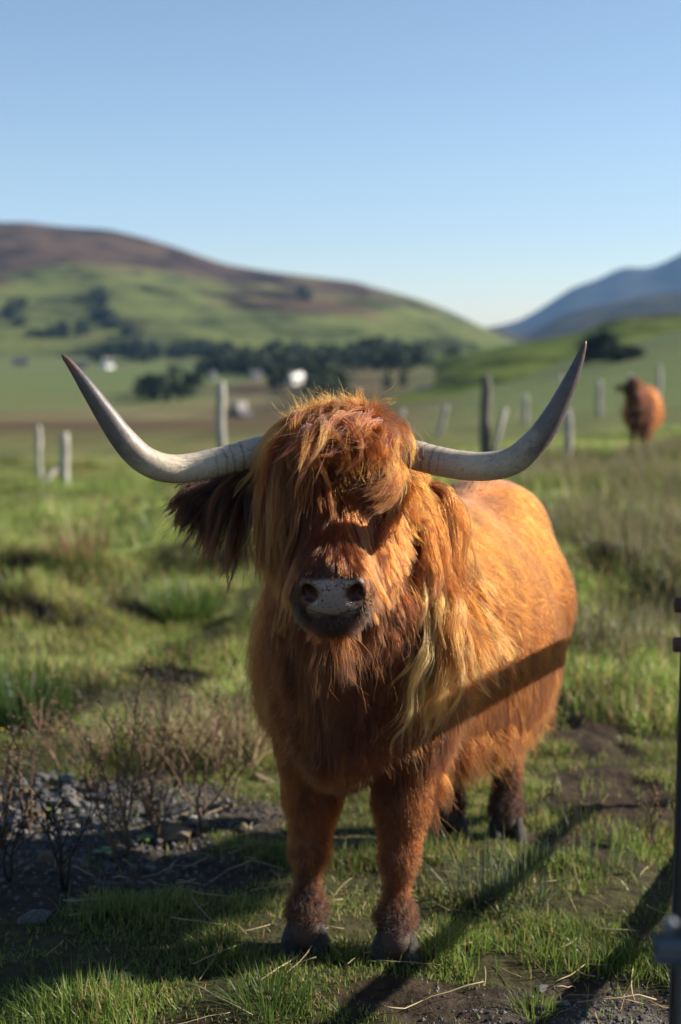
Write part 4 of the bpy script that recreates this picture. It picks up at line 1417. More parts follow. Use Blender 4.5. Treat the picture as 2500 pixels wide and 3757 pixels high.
    locks('mane', r, ln, d0, lambda t, p, d: (tg, 0.2), 55, 0.014, tt, k=16, wob=0.16, wob_f=12, curl=0.012 * (0.3 + rng.random(n)), curl_f=1.8, offs=0.010 + 0.045 * rng.random(n), tip=0.3)

    # the yellow tangle that hangs lowest from it
    n = 34
    u = rng.random(n)
    r = on_skin(np.stack([0.19 + 0.05 * rng.random(n), 3.50 + 0.08 * rng.random(n), 1.10 - 0.12 * u], 1))
    d0 = np.tile(np.array([0.5, -0.7, -0.3]), (n, 1)) + 0.2 * rng.normal(size=(n, 3))
    tg = nrm(np.stack([-0.22 + 0.1 * rng.normal(size=n), -0.22 + 0 * u, -1 + 0 * u], 1))
    tt = mixc((0.46, 0.23, 0.105), (0.66, 0.44, 0.28), rng.random(n))
    locks('mane', r, 0.30 + 0.16 * rng.random(n), d0, lambda t, p, d: (tg, 0.22), 60, 0.013, tt, k=18, wob=0.12, wob_f=11, curl=0.014, curl_f=2.2, offs=0.03 + 0.04 * rng.random(n), tip=0.2)

    # chest and dewlap
    n = 480
    u = rng.random(n)
    r = on_skin(np.stack([HX + 0.02 + 0.19 * rng.normal(size=n) * 0.75, 3.42 + 0.1 * rng.random(n), 1.06 - 0.46 * u], 1))
    nmr = F.grad(r)
    d0 = nmr * 0.5 + DOWN * 0.8 + 0.15 * rng.normal(size=(n, 3))
    tg = nrm(np.array([0.0, -0.05, -1.0]) + 0.10 * rng.normal(size=(n, 3)))
    tt = mixc((0.19, 0.06, 0.024), (0.35, 0.13, 0.048), rng.random(n))  # dark tints put the shade under the head into the hair colour
    locks('chest_hair', r, (0.10 + 0.09 * rng.random(n)) * (1 - 0.62 * u), d0, lambda t, p, d: (tg, 0.22), 42, 0.021, tt, k=12, tip=0.8, wob=0.10, wob_f=12, curl=0.004, offs=0.008 + 0.025 * rng.random(n))

    # shoulder and flank drape on the shaded side, belly fringe
    n = 260
    u = rng.random(n)
    r = on_skin(np.stack([-0.20 + 0.08 * rng.random(n), 3.55 + 0.5 * rng.random(n), 1.02 - 0.34 * u], 1))
    d0 = F.grad(r) * 0.5 + DOWN + 0.12 * rng.normal(size=(n, 3))
    tg = nrm(DOWN + 0.10 * rng.normal(size=(n, 3)))
    tt = mixc((0.32, 0.11, 0.04), (0.46, 0.21, 0.09), rng.random(n))
    locks('shoulder_hair', r, (0.17 + 0.07 * rng.random(n)) * (1 - 0.55 * u), d0, lambda t, p, d: (tg, 0.2), 45, 0.022, tt, k=10, tip=0.8, wob=0.08, offs=0.008 + 0.02 * rng.random(n))

    n = 420
    u = rng.random(n)
    c = np.array([0.05, 3.70, 0.62]) + AX * (u * 1.0)[:, None] + LAT * (0.30 * (rng.random(n) * 2 - 0.7))[:, None]
    c[:, 2] = 0.50 - 0.08 * rng.random(n)
    r = on_skin(c)
    d0 = F.grad(r) * 0.5 + DOWN + 0.15 * rng.normal(size=(n, 3))
    tg = nrm(DOWN + 0.12 * AX + 0.10 * rng.normal(size=(n, 3)))
    tt = mixc((0.29, 0.105, 0.034), (0.40, 0.155, 0.048), rng.random(n))
    locks('belly_fringe', r, 0.08 + 0.06 * rng.random(n), d0, lambda t, p, d: (tg, 0.2), 40, 0.020, tt, k=8, tip=0.7, wob=0.08, offs=0.004 + 0.01 * rng.random(n))
    return F, root


COW_F, cow = build_main_cow()
# ------------------------------------------------------------------ the second cow, far off on the right
def build_far_cow():
    g = np.arange(-0.62, 1.0, 0.015); gy_ = np.arange(2.95, 5.15, 0.02); gz = np.arange(-0.08, 1.6, 0.015)
    F = cow_field(g, gy_, gz, head=(-0.15, 0.0, -0.08), fine=False)
    V, Q = F.surface()
    base = np.array([0.2, 4.1, 0.0])
    t = on_ground(2350, 1640, 15, 40)
    root = empty('highland_cow', t - np.array([0, 0, 0.07]), R(5))
    root.scale = (0.94, 0.94, 0.97)
    tag(root, 'small far-off brown cow without visible horns standing beyond the right horn', 'cow', 'highland cows in the pasture')
    col, pad = cow_skin_colour(V, np.array([-0.15, 0, -0.08]))
    obj('body', mesh_np('body', V - base, Q, m_skin, True, col * 0.9, pad * 0), root)
    n = 16000
    r = tri_samples(V, Q, n, lambda c: np.where(c[:, 2] < 0.1, 0, 1.0))
    nm = F.grad(r, 0.02)
    d0 = nm * 0.5 + DOWN * 0.8 + AX * 0.3 + 0.2 * rng.normal(size=(n, 3))
    ln = (0.06 + 0.05 * rng.random(n)) * np.where(r[:, 2] < 0.45, 0.5, 1)
    pts = grow(F, r, ln, 5, d0, lambda t_, p, d: (np.tile(DOWN, (n, 1)), 0.25), lift=0.01)
    pts, own, gi = clump(pts, 1500, 1.2, 0.6)
    c = coat_colour(r) * np.array([0.66, 0.57, 0.54]) * (0.75 + 0.5 * rng.random((n, 1)))
    c = mixc(c, (0.10, 0.035, 0.015), (1 - sstep(3.50, 3.70, r[:, 1])) * 0.8)
    hair_obj('coat', pts - base, taper(n, 5, 0.0018), np.clip(c, 0.01, 0.9), m_coat, root)
    for s_ in (-1, 1):
        hv = np.array([(s_ * 0.05 + x - base[0], y - base[1], 0) for x, y in ((0, 0),)])
    for (x, y) in ((-0.094, 3.63), (0.144, 3.57), (0.345, 4.64), (0.555, 4.60)):
        v, q, tr = tube(np.array([(x - base[0], y - base[1], -0.03), (x - base[0], y - base[1] + 0.01, 0.04), (x - base[0], y - base[1] + 0.02, 0.10)]), [0.06, 0.056, 0.042], 10)
        obj('hoof', mesh_np('hoof', v, [q, tr], m_bark), root)


build_far_cow()

# ------------------------------------------------------------------ the open gate at the right edge
m_gate = mat_noise('gate_timber', [(0.3, (0.030, 0.026, 0.024)), (0.6, (0.065, 0.058, 0.052)), (0.8, (0.12, 0.11, 0.10))], 10, 0.7, 0.5, stretch=(1, 1, 0.2))
m_galv = mat_noise('galvanised_steel', [(0.3, (0.085, 0.10, 0.125)), (0.7, (0.15, 0.17, 0.20))], 14, 0.55, 0.15, metal=0.3)  # darker than bare zinc: the shaded side is put into the colour
m_iron = mat_noise('rusty_iron', [(0.3, (0.05, 0.030, 0.026)), (0.7, (0.13, 0.07, 0.055))], 40, 0.7, 0.4)
GS = np.array([0.680, 2.6, 0.0]); GD = np.array([0.5, 0.866, 0.0]); GL = 3.1
gate = empty('farm_gate', GS)
tag(gate, 'dark open farm gate at the right edge, its bars casting shadows on the cow', 'gate')


def bar(name, a, b, w, h, mat, parent, org, bev=0.006):
    """a rectangular bar from a to b, w across and h high"""
    a = np.array(a, float); b = np.array(b, float)
    d = b - a; L = np.linalg.norm(d); d = d / L
    up = np.array([0, 0, 1.0]) if abs(d[2]) < 0.9 else GD
    l = nrm(np.cross(d, up)); u = np.cross(l, d)
    pr = []
    for sx, sz in ((-1, -1), (1, -1), (1, 1), (-1, 1)):
        for kx, kz in (((1, 0), (0, 1)) if sx * sz > 0 else ((0, 1), (1, 0))):
            pr.append((sx * (w / 2 - bev * kx), sz * (h / 2 - bev * kz)))
    pr = np.array(pr)
    n = 6
    V = []
    for i in range(n):
        c = a + d * L * i / (n - 1)
        for p in pr: V.append(c + l * p[0] + u * p[1])
    V = np.array(V) - org
    k = len(pr)
    ids = np.arange(n * k).reshape(n, k); nx = np.roll(ids, -1, 1)
    q = np.stack([ids[:-1], nx[:-1], nx[1:], ids[1:]], -1).reshape(-1, 4)
    return obj(name, mesh_np(name, V, [q, np.array([ids[0][::-1], ids[-1]])], mat, False), parent)


GZ0 = -0.03
bar('stile', GS + [0, 0, 0.06], GS + [0, 0, 1.44], 0.075, 0.075, m_gate, gate, GS)
bar('stile', GS + GD * GL + [0, 0, 0.0], GS + GD * GL + [0, 0, 1.30], 0.075, 0.075, m_gate, gate, GS)
for zr, hh in ((1.27, 0.078), (0.66, 0.045), (0.335, 0.045)):
    bar('rail', GS + GD * 0.0379 + [0, 0, zr], GS + GD * (GL - 0.0379) + [0, 0, zr], 0.03, hh, m_gate, gate, GS)
for zb in (1.16, 1.085):
    C = np.array([GS + [-0.060, -0.01, zb], GS + [-0.036, -0.01, zb]])
    v, q, tr = tube(C, [0.014, 0.014], 12)
    bl = obj('bolt', mesh_np('bolt', v - GS, [q, tr], m_iron), gate)
# steel slam post close to the lens, with the latch
PS = np.array([0.400, 1.46, 0.0])
sp_ = empty('latch_post', PS)
tag(sp_, 'blurred grey steel latch post in the bottom right corner', 'post')
v, q, tr = tube(np.array([(0, 0, -0.2), (0, 0, 0.5), (0, 0, 1.03), (0, 0, 1.045)]), [0.03, 0.03, 0.03, 0.022], 20)
obj('tube', mesh_np('tube', v, [q, tr], m_galv), sp_)
bar('latch', PS + [-0.062, -0.0, 1.005], PS + [-0.0285, -0.0, 1.005], 0.03, 0.03, m_galv, sp_, PS)
v, q, tr = tube(np.array([(-0.045, 0, 1.02), (-0.045, 0, 1.035), (-0.045, 0, 1.04)]), [0.008, 0.008, 0.004], 10)
obj('latch_pin', mesh_np('latch_pin', v, [q, tr], m_galv), sp_)

# ------------------------------------------------------------------ rubble heap, loose stones
m_rock = mat_noise('basalt', [(0.3, (0.055, 0.054, 0.056)), (0.55, (0.125, 0.123, 0.125)), (0.75, (0.23, 0.225, 0.215))], 12, 0.75, 0.5, bscale=60, bdist=0.006)
m_rockb = mat_noise('brown_stone', [(0.3, (0.10, 0.075, 0.045)), (0.6, (0.19, 0.145, 0.09)), (0.8, (0.27, 0.22, 0.14))], 9, 0.85, 0.5, bscale=60, bdist=0.006)
m_rockp = mat_noise('pale_stone', [(0.3, (0.22, 0.22, 0.22)), (0.6, (0.36, 0.36, 0.35)), (0.8, (0.48, 0.48, 0.46))], 9, 0.8, 0.4, bscale=60, bdist=0.006)


def rock_mesh(mat, seed):
    r_ = random.Random(seed)
    bm = bmesh.new()
    for _ in range(16):
        v = Vector((r_.gauss(0, 1), r_.gauss(0, 1), r_.gauss(0, 1))).normalized() * (0.8 + 0.25 * r_.random())
        bm.verts.new((v.x, v.y * 0.8, v.z * 0.62))
    bmesh.ops.convex_hull(bm, input=bm.verts)
    bmesh.ops.delete(bm, geom=[v for v in bm.verts if not v.link_faces], context='VERTS')
    me = bpy.data.meshes.new('stone'); bm.to_mesh(me); bm.free()
    me.materials.append(mat)
    return me


rocks = [rock_mesh(m_rock, i) for i in range(9)] + [rock_mesh(m_rockb, 20 + i) for i in range(3)]
prng = random.Random(11)
heap = empty('rubble_heap', (-1.0, 4.85, float(ground_z(np.array([-1.0]), np.array([4.85]))[0])))
tag(heap, 'heap of dark broken stones on bare ground at the left', 'rubble')
cnt = 0
while cnt < 250:
    x = -1.0 + prng.gauss(0, 0.36); y = 4.85 + prng.gauss(0, 0.33)
    if x > -0.30 or y < 4.25 or x < -1.75: continue
    k = math.exp(-(((x + 1.0) / 0.55) ** 2 + ((y - 4.95) / 0.4) ** 2))
    s = prng.uniform(0.011, 0.030) * (0.75 + 0.45 * k) * (1.7 if prng.random() < 0.08 else 1)
    z = float(ground_z(np.array([x]), np.array([y]))[0]) + s * 0.15 + 0.06 * k * prng.random()
    o = bpy.data.objects.new('stone', prng.choice(rocks))
    o.location = (x - heap.location.x, y - heap.location.y, z - heap.location.z)
    o.scale = (s * prng.uniform(0.9, 1.4), s, s * prng.uniform(0.8, 1.2))
    o.rotation_euler = (prng.uniform(-0.5, 0.5), prng.uniform(-0.5, 0.5), prng.uniform(0, 6.28))
    link(o, heap)
    cnt += 1


def stone_at(u, v, s, mat, label, seed, flat=0.7):
    p = on_ground(u, v, 2.5, 12)
    o = obj('stone', rock_mesh(mat, seed), None, p + np.array([0, 0, s * 0.2]))
    o.scale = (s * 1.3, s, s * flat)
    o.rotation_euler = (0.1, -0.1, seed)
    tag(o, label, 'stone', 'loose stones in the grass')


stone_at(700, 3010, 0.030, m_rockp, 'pale flat stone at the right end of the rubble', 61, 0.5)
stone_at(640, 3070, 0.085, m_rockb, 'flat brown stone slab at the right front of the rubble heap', 62, 0.35)
stone_at(130, 3390, 0.055, m_rock, 'grey stone in the shaded grass at the lower left', 63)
stone_at(860, 2870, 0.035, m_rockb, 'tan stone under the straw left of the cow, nearer the heap', 64)
stone_at(965, 2865, 0.050, m_rockb, 'long tan stone beside the cow\'s left-hand side under the straw', 65, 0.45)
stone_at(2070, 3690, 0.022, m_rock, 'small dark stone on the gravel at the bottom right', 66)
stone_at(1985, 3640, 0.026, m_rock, 'flat grey stone pressed into the gravel', 67, 0.4)
stone_at(30, 3040, 0.075, m_rock, 'large flat grey stone at the left edge of the rubble', 68, 0.4)

# gravel of the path and grit between the stones, uncountable
N_ = 16000
px = np.concatenate([rng.normal(0.70, 0.26, N_ // 2), rng.normal(-1.0, 0.45, N_ // 2)])
py = np.concatenate([rng.normal(3.02, 0.2, N_ // 2), rng.normal(4.8, 0.40, N_ // 2)])
sm = soil_mask(px, py) > 0.45
px, py = px[sm], py[sm]
pz = ground_z(px, py)
s = (0.0025 + 0.006 * rng.random(len(px)) ** 2.5)[:, None, None] * np.where(px < 0, 1.5, 1.0)[:, None, None]
tet = np.array([(0, 0, 1.0), (0.95, 0, -0.2), (-0.5, 0.82, -0.25), (-0.5, -0.82, -0.2), (0.3, 0.6, 0.6), (-0.4, -0.5, 0.7)])
tf = np.array([(0, 1, 4), (0, 4, 2), (0, 2, 5), (0, 5, 3), (0, 3, 1), (1, 2, 4), (2, 3, 5), (1, 3, 2)])
jit = 1 + 0.5 * (rng.random((len(px), 6, 3)) - 0.5)
ang = rng.random(len(px)) * 6.28
ca, sa = np.cos(ang)[:, None], np.sin(ang)[:, None]
tv = tet[None] * jit
tv = np.stack([tv[..., 0] * ca - tv[..., 1] * sa, tv[..., 0] * sa + tv[..., 1] * ca, tv[..., 2] * 0.7], -1) * s + np.stack([px, py, pz], 1)[:, None]
gt = np.repeat((np.array([0.12, 0.115, 0.11]) * (0.4 + 1.2 * rng.random((len(px), 1)))), 6, 0)
m_grit = mat_tint('grit', 0.9, 0.2, 0, 0.3, 60)
gr = obj('gravel', mesh_np('gravel', tv.reshape(-1, 3), (tf[None] + 6 * np.arange(len(px))[:, None, None]).reshape(-1, 3), m_grit, False, gt))
tag(gr, 'loose dark gravel on the path and between the rubble', 'gravel', kind='stuff')

# ------------------------------------------------------------------ grass
m_grass = mat_tint('grass_blades', rough=0.45, spec=0.35, transl=0.5, var=0.0, scale=5.0)


def blades(name, label, x, y, h, w, tint, lean=0.5, segs=2, curve=0.6, sink=0.01, kind='stuff', cat='grass'):
    n = len(x)
    z = ground_z(x, y) - sink
    yaw = rng.random(n) * 6.28
    la = np.abs(rng.normal(0, lean, n))
    dx, dy = np.cos(yaw), np.sin(yaw)
    face = yaw + 1.57 + rng.normal(0, 0.5, n)
    wx, wy = np.cos(face) * w / 2, np.sin(face) * w / 2
    lv = []
    T = [0, 0.55, 1.0] if segs == 2 else ([0, 0.35, 0.7, 1.0] if segs == 3 else [0, 1.0])
    tint = np.clip(tint, 0.008, 0.42)
    P = np.zeros((n, 2 * (len(T) - 1) + 1, 3))
    for i, t in enumerate(T):
        out_ = h * (la * t * (1 - curve) + la * curve * t * t)
        up = h * t * (1 - 0.25 * np.minimum(la, 1.2) * t)
        c = np.stack([x + dx * out_, y + dy * out_, z + up], 1)
        if i < len(T) - 1:
            k = (1 - 0.35 * t)
            P[:, 2 * i] = c + np.stack([wx, wy, 0 * wx], 1) * k
            P[:, 2 * i + 1] = c - np.stack([wx, wy, 0 * wx], 1) * k
        else:
            P[:, -1] = c
    m = P.shape[1]
    b = (np.arange(n) * m)[:, None]
    qs = []
    for i in range(len(T) - 2):
        qs.append(b + np.array([[2 * i, 2 * i + 1, 2 * i + 3, 2 * i + 2]]))
    tri = b + np.array([[m - 3, m - 2, m - 1]])
    fs = ([np.concatenate(qs)] if qs else []) + [tri]
    tt = np.repeat(tint, m, 0)
    o = obj(name, mesh_np(name, P.reshape(-1, 3), fs, m_grass, False, tt))
    tag(o, label, cat, kind=kind)
    return o


def grass_tint(n, x, y, dry=0.25):
    t = rng.random((n, 1))
    g = np.array([0.066, 0.118, 0.020]) * (1 - t) + np.array([0.185, 0.245, 0.052]) * t
    k = (rng.random(n) < np.clip(dry + 0.35 * fbm(x / 0.9, y / 0.9, seed=101) + 0.3 * fbm(x / 5, y / 5, seed=104), 0.02, 0.95))[:, None]
    d = np.array([0.26, 0.20, 0.085]) * (0.6 + 0.7 * rng.random((n, 1)))
    return np.where(k, d, g) * (1 + 0.35 * vnoise(x / 0.4, y / 0.4, seed=102))[:, None]


def scatter(n, y0, y1, margin=0.5, dens=None):
    """points over the ground in view and a margin beside it"""
    yy = np.sqrt(y0 ** 2 + (y1 ** 2 - y0 ** 2) * rng.random(n * 2))
    hw = 0.245 * yy + margin
    xx = (rng.random(n * 2) * 2 - 1) * hw
    if dens is not None:
        k = rng.random(n * 2) < dens(xx, yy)
        xx, yy = xx[k], yy[k]
    return xx[:n], yy[:n]


# close turf
x, y = scatter(120000, 2.7, 6.0, 0.45, lambda x, y: np.clip(1.0 - 0.97 * soil_mask(x, y), 0.0, 1) * np.clip(0.55 + 1.5 * fbm(x / 0.22, y / 0.22, seed=103), 0.04, 1))
hh = (0.024 + 0.06 * np.clip(0.35 + 1.5 * fbm(x / 0.30, y / 0.30, seed=105), 0, 1.5)) * (0.5 + rng.random(len(x)))
blades('turf', 'short green grass around the cow\'s feet', x, y, hh, 0.0035 * (0.6 + 0.8 * rng.random(len(x))), grass_tint(len(x), x, y, 0.26) * 1.15, 0.65)
# middle field
x, y = scatter(150000, 6.0, 14.0, 0.8, lambda x, y: np.clip(0.65 + 1.5 * fbm(x / 0.6, y / 0.6, seed=107), 0.06, 1))
hh = (0.05 + 0.11 * np.clip(0.35 + 1.2 * fbm(x / 0.8, y / 0.8, seed=109), 0, 1.4)) * (0.5 + rng.random(len(x)))
blades('field_grass', 'tussocky grass of the middle field', x, y, hh, 0.0075 * (0.6 + 0.8 * rng.random(len(x))), grass_tint(len(x), x, y, 0.30) * 2.0 * sstep(-0.5, 0.25, fbm(x / 0.45, y / 0.45, seed=120))[:, None], 0.6)
# far field
x, y = scatter(150000, 14.0, 42.0, 3.0, lambda x, y: np.clip(0.8 + 0.9 * fbm(x / 1.5, y / 1.5, seed=111), 0.1, 1))
hh = (0.10 + 0.22 * np.clip(0.3 + 1.2 * fbm(x / 1.8, y / 1.8, seed=113), 0, 1.4)) * (0.5 + rng.random(len(x)))
blades('far_grass', 'rough grass of the far field up to the fences', x, y, hh, 0.022 * (0.6 + 0.8 * rng.random(len(x))), grass_tint(len(x), x, y, 0.32) * 2.1 * (0.3 + 0.7 * sstep(-0.5, 0.2, fbm(x / 1.2, y / 1.2, seed=121)))[:, None], 0.6, segs=1)
# tall pale grass and rushes on the slope right of the cow
x, y = scatter(80000, 7.0, 24.0, 2.0, lambda x, y: np.clip(sstep(0.08, 0.20, x / y) * (0.5 + 1.3 * fbm(x / 0.9, y / 0.9, seed=115)), 0, 1))
t = rng.random((len(x), 1))
tn = np.array([0.27, 0.205, 0.12]) * t + np.array([0.09, 0.12, 0.045]) * (1 - t)
blades('tall_grass', 'tall pale seeding grass and rushes on the slope at the right', x, y, 0.22 + 0.22 * rng.random(len(x)), 0.006 + 0.004 * rng.random(len(x)), tn, 0.4)

# straw and dead stalks lying about
n = 180
x = np.concatenate([rng.normal(0.55, 0.5, 100), rng.normal(-0.5, 0.4, 80)]); y = np.concatenate([rng.uniform(2.9, 4.3, 100), rng.uniform(3.2, 5.9, 80)])
VV, QQ, TT, o_ = [], [], [], 0
for i in range(n):
    L_ = rng.uniform(0.04, 0.22); a = rng.random() * 6.28
    s = np.linspace(-0.5, 0.5, 5)
    cx = x[i] + L_ * s * math.cos(a) + 0.02 * rng.normal() * s ** 2; cy_ = y[i] + L_ * s * math.sin(a)
    cz = ground_z(cx, cy_) + 0.012 + 0.02 * rng.random() + 0.02 * rng.normal() * s
    v, q, t_ = tube(np.stack([cx, cy_, cz], 1), rng.uniform(0.0008, 0.002), 4)
    VV.append(v); QQ.append(q + o_); TT.append(t_ + o_); o_ += len(v)
m_straw = mat_noise('straw', [(0.3, (0.24, 0.18, 0.09)), (0.7, (0.46, 0.37, 0.21))], 6, 0.6, 0.0)
tag(obj('straw', mesh_np('straw', np.concatenate(VV), [np.concatenate(QQ), np.concatenate(TT)], m_straw)), 'dry straw and dead stalks lying on the ground', 'straw', kind='stuff')


# ------------------------------------------------------------------ single plants
def join_tubes(lst, sides=5):
    V, Q, T, o = [], [], [], 0
    for C, r in lst:
        v, q, t = tube(np.array(C), r, sides)
        V.append(v); Q.append(q + o); T.append(t + o); o += len(v)
    return np.concatenate(V), [np.concatenate(Q), np.concatenate(T)]


m_stem = mat_noise('dead_stem', [(0.3, (0.09, 0.055, 0.035)), (0.7, (0.21, 0.14, 0.09))], 12, 0.85, 0.2)
m_stemd = mat_noise('dark_dead_stem', [(0.3, (0.020, 0.014, 0.011)), (0.7, (0.05, 0.035, 0.026))], 12, 0.85, 0.2)
m_seed = mat_noise('seed_husk', [(0.3, (0.12, 0.06, 0.04)), (0.7, (0.26, 0.15, 0.10))], 60, 0.9, 0.3)


def weed(u, v, vtop, label, n_st=3, spread=0.10, dark=False, seeds=10):
    p = on_ground(u, v, 2.6, 14)
    t = at(u, vtop, p[1])
    h = t[2] - p[2]
    root = empty('dead_weed', p)
    tag(root, label, 'weed', 'dead weeds by the rubble')
    heads = []
    for k in range(n_st):
        a = rng.random() * 6.28; s_ = spread * (0.3 + rng.random())
        hk = h * (0.7 + 0.3 * rng.random()) if k else h
        tz = np.linspace(0, 1, 6)
        C = np.stack([math.cos(a) * s_ * tz ** 1.3 + 0.008 * np.sin(tz * 9 + k), math.sin(a) * s_ * tz ** 1.3, hk * tz - 0.01], 1)
        tubes = [(C, np.linspace(0.0048, 0.0018, 6))]
        for b in range(4):
            i = 2 + b % 4
            b0 = C[i]; ba = rng.random() * 6.28
            b1 = b0 + np.array([math.cos(ba) * 0.05, math.sin(ba) * 0.05, 0.05 + 0.04 * rng.random()])
            tubes.append(([b0, (b0 + b1) / 2 + [0, 0, 0.008 - 0.012 * rng.random()], b1], [0.0024, 0.0018, 0.0012]))
            heads.append(b1)
        heads.append(C[-1]); heads.append(C[-2])
        V, Fs = join_tubes(tubes)
        obj('stem', mesh_np('stem', V, Fs, m_stemd if dark else m_stem), root)
    if seeds:
        hd = np.array(heads)
        n = seeds * len(hd)
        c = np.repeat(hd, seeds, 0) + rng.normal(size=(n, 3)) * np.array([0.011, 0.011, 0.02])
        a = nrm(rng.normal(size=(n, 3))) * 0.0052; b = nrm(np.cross(a, rng.normal(size=(n, 3)))) * 0.0035
        V = np.stack([c + a, c + b, c - a, c - b], 1).reshape(-1, 3)
        obj('seed_heads', mesh_np('seed_heads', V, np.arange(4 * n).reshape(-1, 4), m_stemd if dark else m_seed, False), root)['kind'] = 'stuff'


weed(235, 3270, 2905, 'tall black dead weed with forked stems at the left', 4, 0.09, True)
weed(105, 3060, 2610, 'pale brown dead stalk leaning near the left edge behind the rubble', 2, 0.16)
weed(420, 3180, 2790, 'brown dead weed in front of the middle of the rubble', 3, 0.10)
weed(470, 3140, 2640, 'reddish brown dead weed in the middle of the rubble heap, the tallest there', 4, 0.10)
weed(540, 3000, 2560, 'dead weed with clustered brown heads behind the rubble', 4, 0.12)
weed(740, 3010, 2660, 'brown dead weed with many seed heads at the right of the rubble', 5, 0.16)
weed(845, 2975, 2760, 'short pale stalk between the rubble and the cow', 2, 0.06)
weed(610, 2740, 2420, 'slender dark dead weed in the grass behind the rubble', 4, 0.10, True)
weed(215, 2840, 2570, 'brown dead weed at the back left of the rubble', 3, 0.10)
weed(30, 3240, 2960, 'thin dark stalks at the lower left edge', 3, 0.10, True)
for (u, v, vt, lb) in ((330, 2900, 2640, 'brown dead weed at the back middle of the rubble'), (660, 2880, 2600, 'bushy brown dead weed just left of the dry straw'), (800, 2840, 2590, 'brown seeding weed in front of the dry straw'), (920, 2800, 2560, 'dead weed against the cow\'s shaded shoulder'), (590, 3090, 2800, 'reddish dead stem by the brown slab'), (10, 3120, 2740, 'long pale stalk at the left edge of the rubble')):
    weed(u, v, vt, lb, 5, 0.15)
weed(2390, 3120, 2920, 'twisted reddish dead stalk beside the gate', 3, 0.10, False, 4)


def tuft(name, label, u, v, n, h, spread, w, lo, hi, lean=0.5, cat='grass tuft', group='grass tufts in the field', curve=0.5):
    p = on_ground(u, v, 2.6, 40)
    tt = rng.random((n, 1))
    yaw = rng.random(n) * 6.28; la = np.abs(rng.normal(0, lean, n)); rr = spread * np.sqrt(rng.random(n))
    x = rr * np.cos(yaw); y = rr * np.sin(yaw)
    hh = h * (0.45 + 0.6 * rng.random(n))
    T = [0, 0.35, 0.7, 1.0]
    P = np.zeros((n, 7, 3))
    fa = yaw + 1.57 + rng.normal(0, 0.6, n)
    for i, t in enumerate(T):
        o_ = hh * la * (t * (1 - curve) + curve * t * t)
        c = np.stack([x + np.cos(yaw) * o_, y + np.sin(yaw) * o_, hh * t * (1 - 0.25 * np.minimum(la, 1.2) * t) - 0.01], 1)
        k = np.stack([np.cos(fa), np.sin(fa), 0 * fa], 1) * w / 2 * (1 - 0.5 * t)
        if i < 3:
            P[:, 2 * i] = c + k; P[:, 2 * i + 1] = c - k
        else:
            P[:, 6] = c
    b = (np.arange(n) * 7)[:, None]
    q = np.concatenate([b + np.array([[0, 1, 3, 2]]), b + np.array([[2, 3, 5, 4]])])
    tr = b + np.array([[4, 5, 6]])
    col = np.repeat(np.array(lo) * (1 - tt) + np.array(hi) * tt, 7, 0)
    o = obj(name, mesh_np(name, P.reshape(-1, 3), [q, tr], m_grass, False, col), None, p)
    tag(o, label, cat, group)
    o['kind'] = 'thing'


GRN, GRN2, STR, STR2, RSH = (0.035, 0.075, 0.018), (0.12, 0.18, 0.035), (0.22, 0.17, 0.08), (0.38, 0.31, 0.17), (0.045, 0.075, 0.040)
tuft('rush_tuft', 'upright dark green rush tuft between the cow\'s front leg and the gate', 1900, 3330, 110, 0.26, 0.10, 0.0035, RSH, (0.14, 0.16, 0.09), 0.45, 'rushes', 'rush tufts', 0.3)
tuft('rush_tuft', 'loose rush tuft left of the larger one, close to the cow\'s front leg', 1760, 3300, 70, 0.24, 0.08, 0.0035, RSH, (0.16, 0.17, 0.10), 0.45, 'rushes', 'rush tufts', 0.3)
tuft('rush_tuft', 'green rush tuft nearest the gate', 2190, 3180, 90, 0.20, 0.12, 0.0035, RSH, (0.16, 0.20, 0.07), 0.5, 'rushes', 'rush tufts', 0.3)
tuft('straw_tuft', 'tuft of long dry straw bent over beside the cow\'s shaded flank', 880, 2790, 140, 0.36, 0.12, 0.006, STR, STR2, 0.9)
tuft('straw_tuft', 'low pale straw tuft behind the left of the rubble', 420, 2760, 120, 0.20, 0.16, 0.006, STR, STR2, 0.8)
tuft('straw_tuft', 'dry straw tuft behind the rubble, left of the bent one', 720, 2720, 170, 0.24, 0.15, 0.006, STR, STR2, 0.8)
tuft('grass_tuft', 'dark green grass tussock at the left edge above the rubble', 90, 2640, 260, 0.34, 0.22, 0.008, GRN, (0.07, 0.11, 0.03), 0.5)
tuft('grass_tuft', 'green tussock in mid field left of the cow\'s muzzle', 680, 2270, 240, 0.36, 0.28, 0.010, GRN, GRN2, 0.6)
tuft('grass_tuft', 'dry brown tussock far out in the left field below the left horn', 290, 2060, 160, 0.40, 0.25, 0.012, STR, (0.24, 0.14, 0.07), 0.5)
tuft('grass_tuft', 'bright grass tuft at the bottom edge near the gravel', 1960, 3720, 120, 0.07, 0.05, 0.003, GRN2, (0.17, 0.22, 0.05), 0.6)
tuft('grass_tuft', 'lush green tuft on the shadow edge at the bottom middle', 1000, 3690, 260, 0.10, 0.10, 0.003, GRN, GRN2, 0.7)
tuft('grass_tuft', 'green tuft in the sun just right of the cow\'s front hoof', 1640, 3480, 200, 0.09, 0.09, 0.003, GRN2, (0.17, 0.23, 0.05), 0.7)
tuft('grass_tuft', 'dark tuft in the lower left corner', 260, 3700, 260, 0.11, 0.13, 0.003, GRN, GRN2, 0.7)

# small green leafy plants by the rubble
m_leafg = mat_noise('dock_leaf', [(0.3, (0.06, 0.13, 0.02)), (0.7, (0.13, 0.22, 0.04))], 20, 0.45, 0.2, spec=0.4)


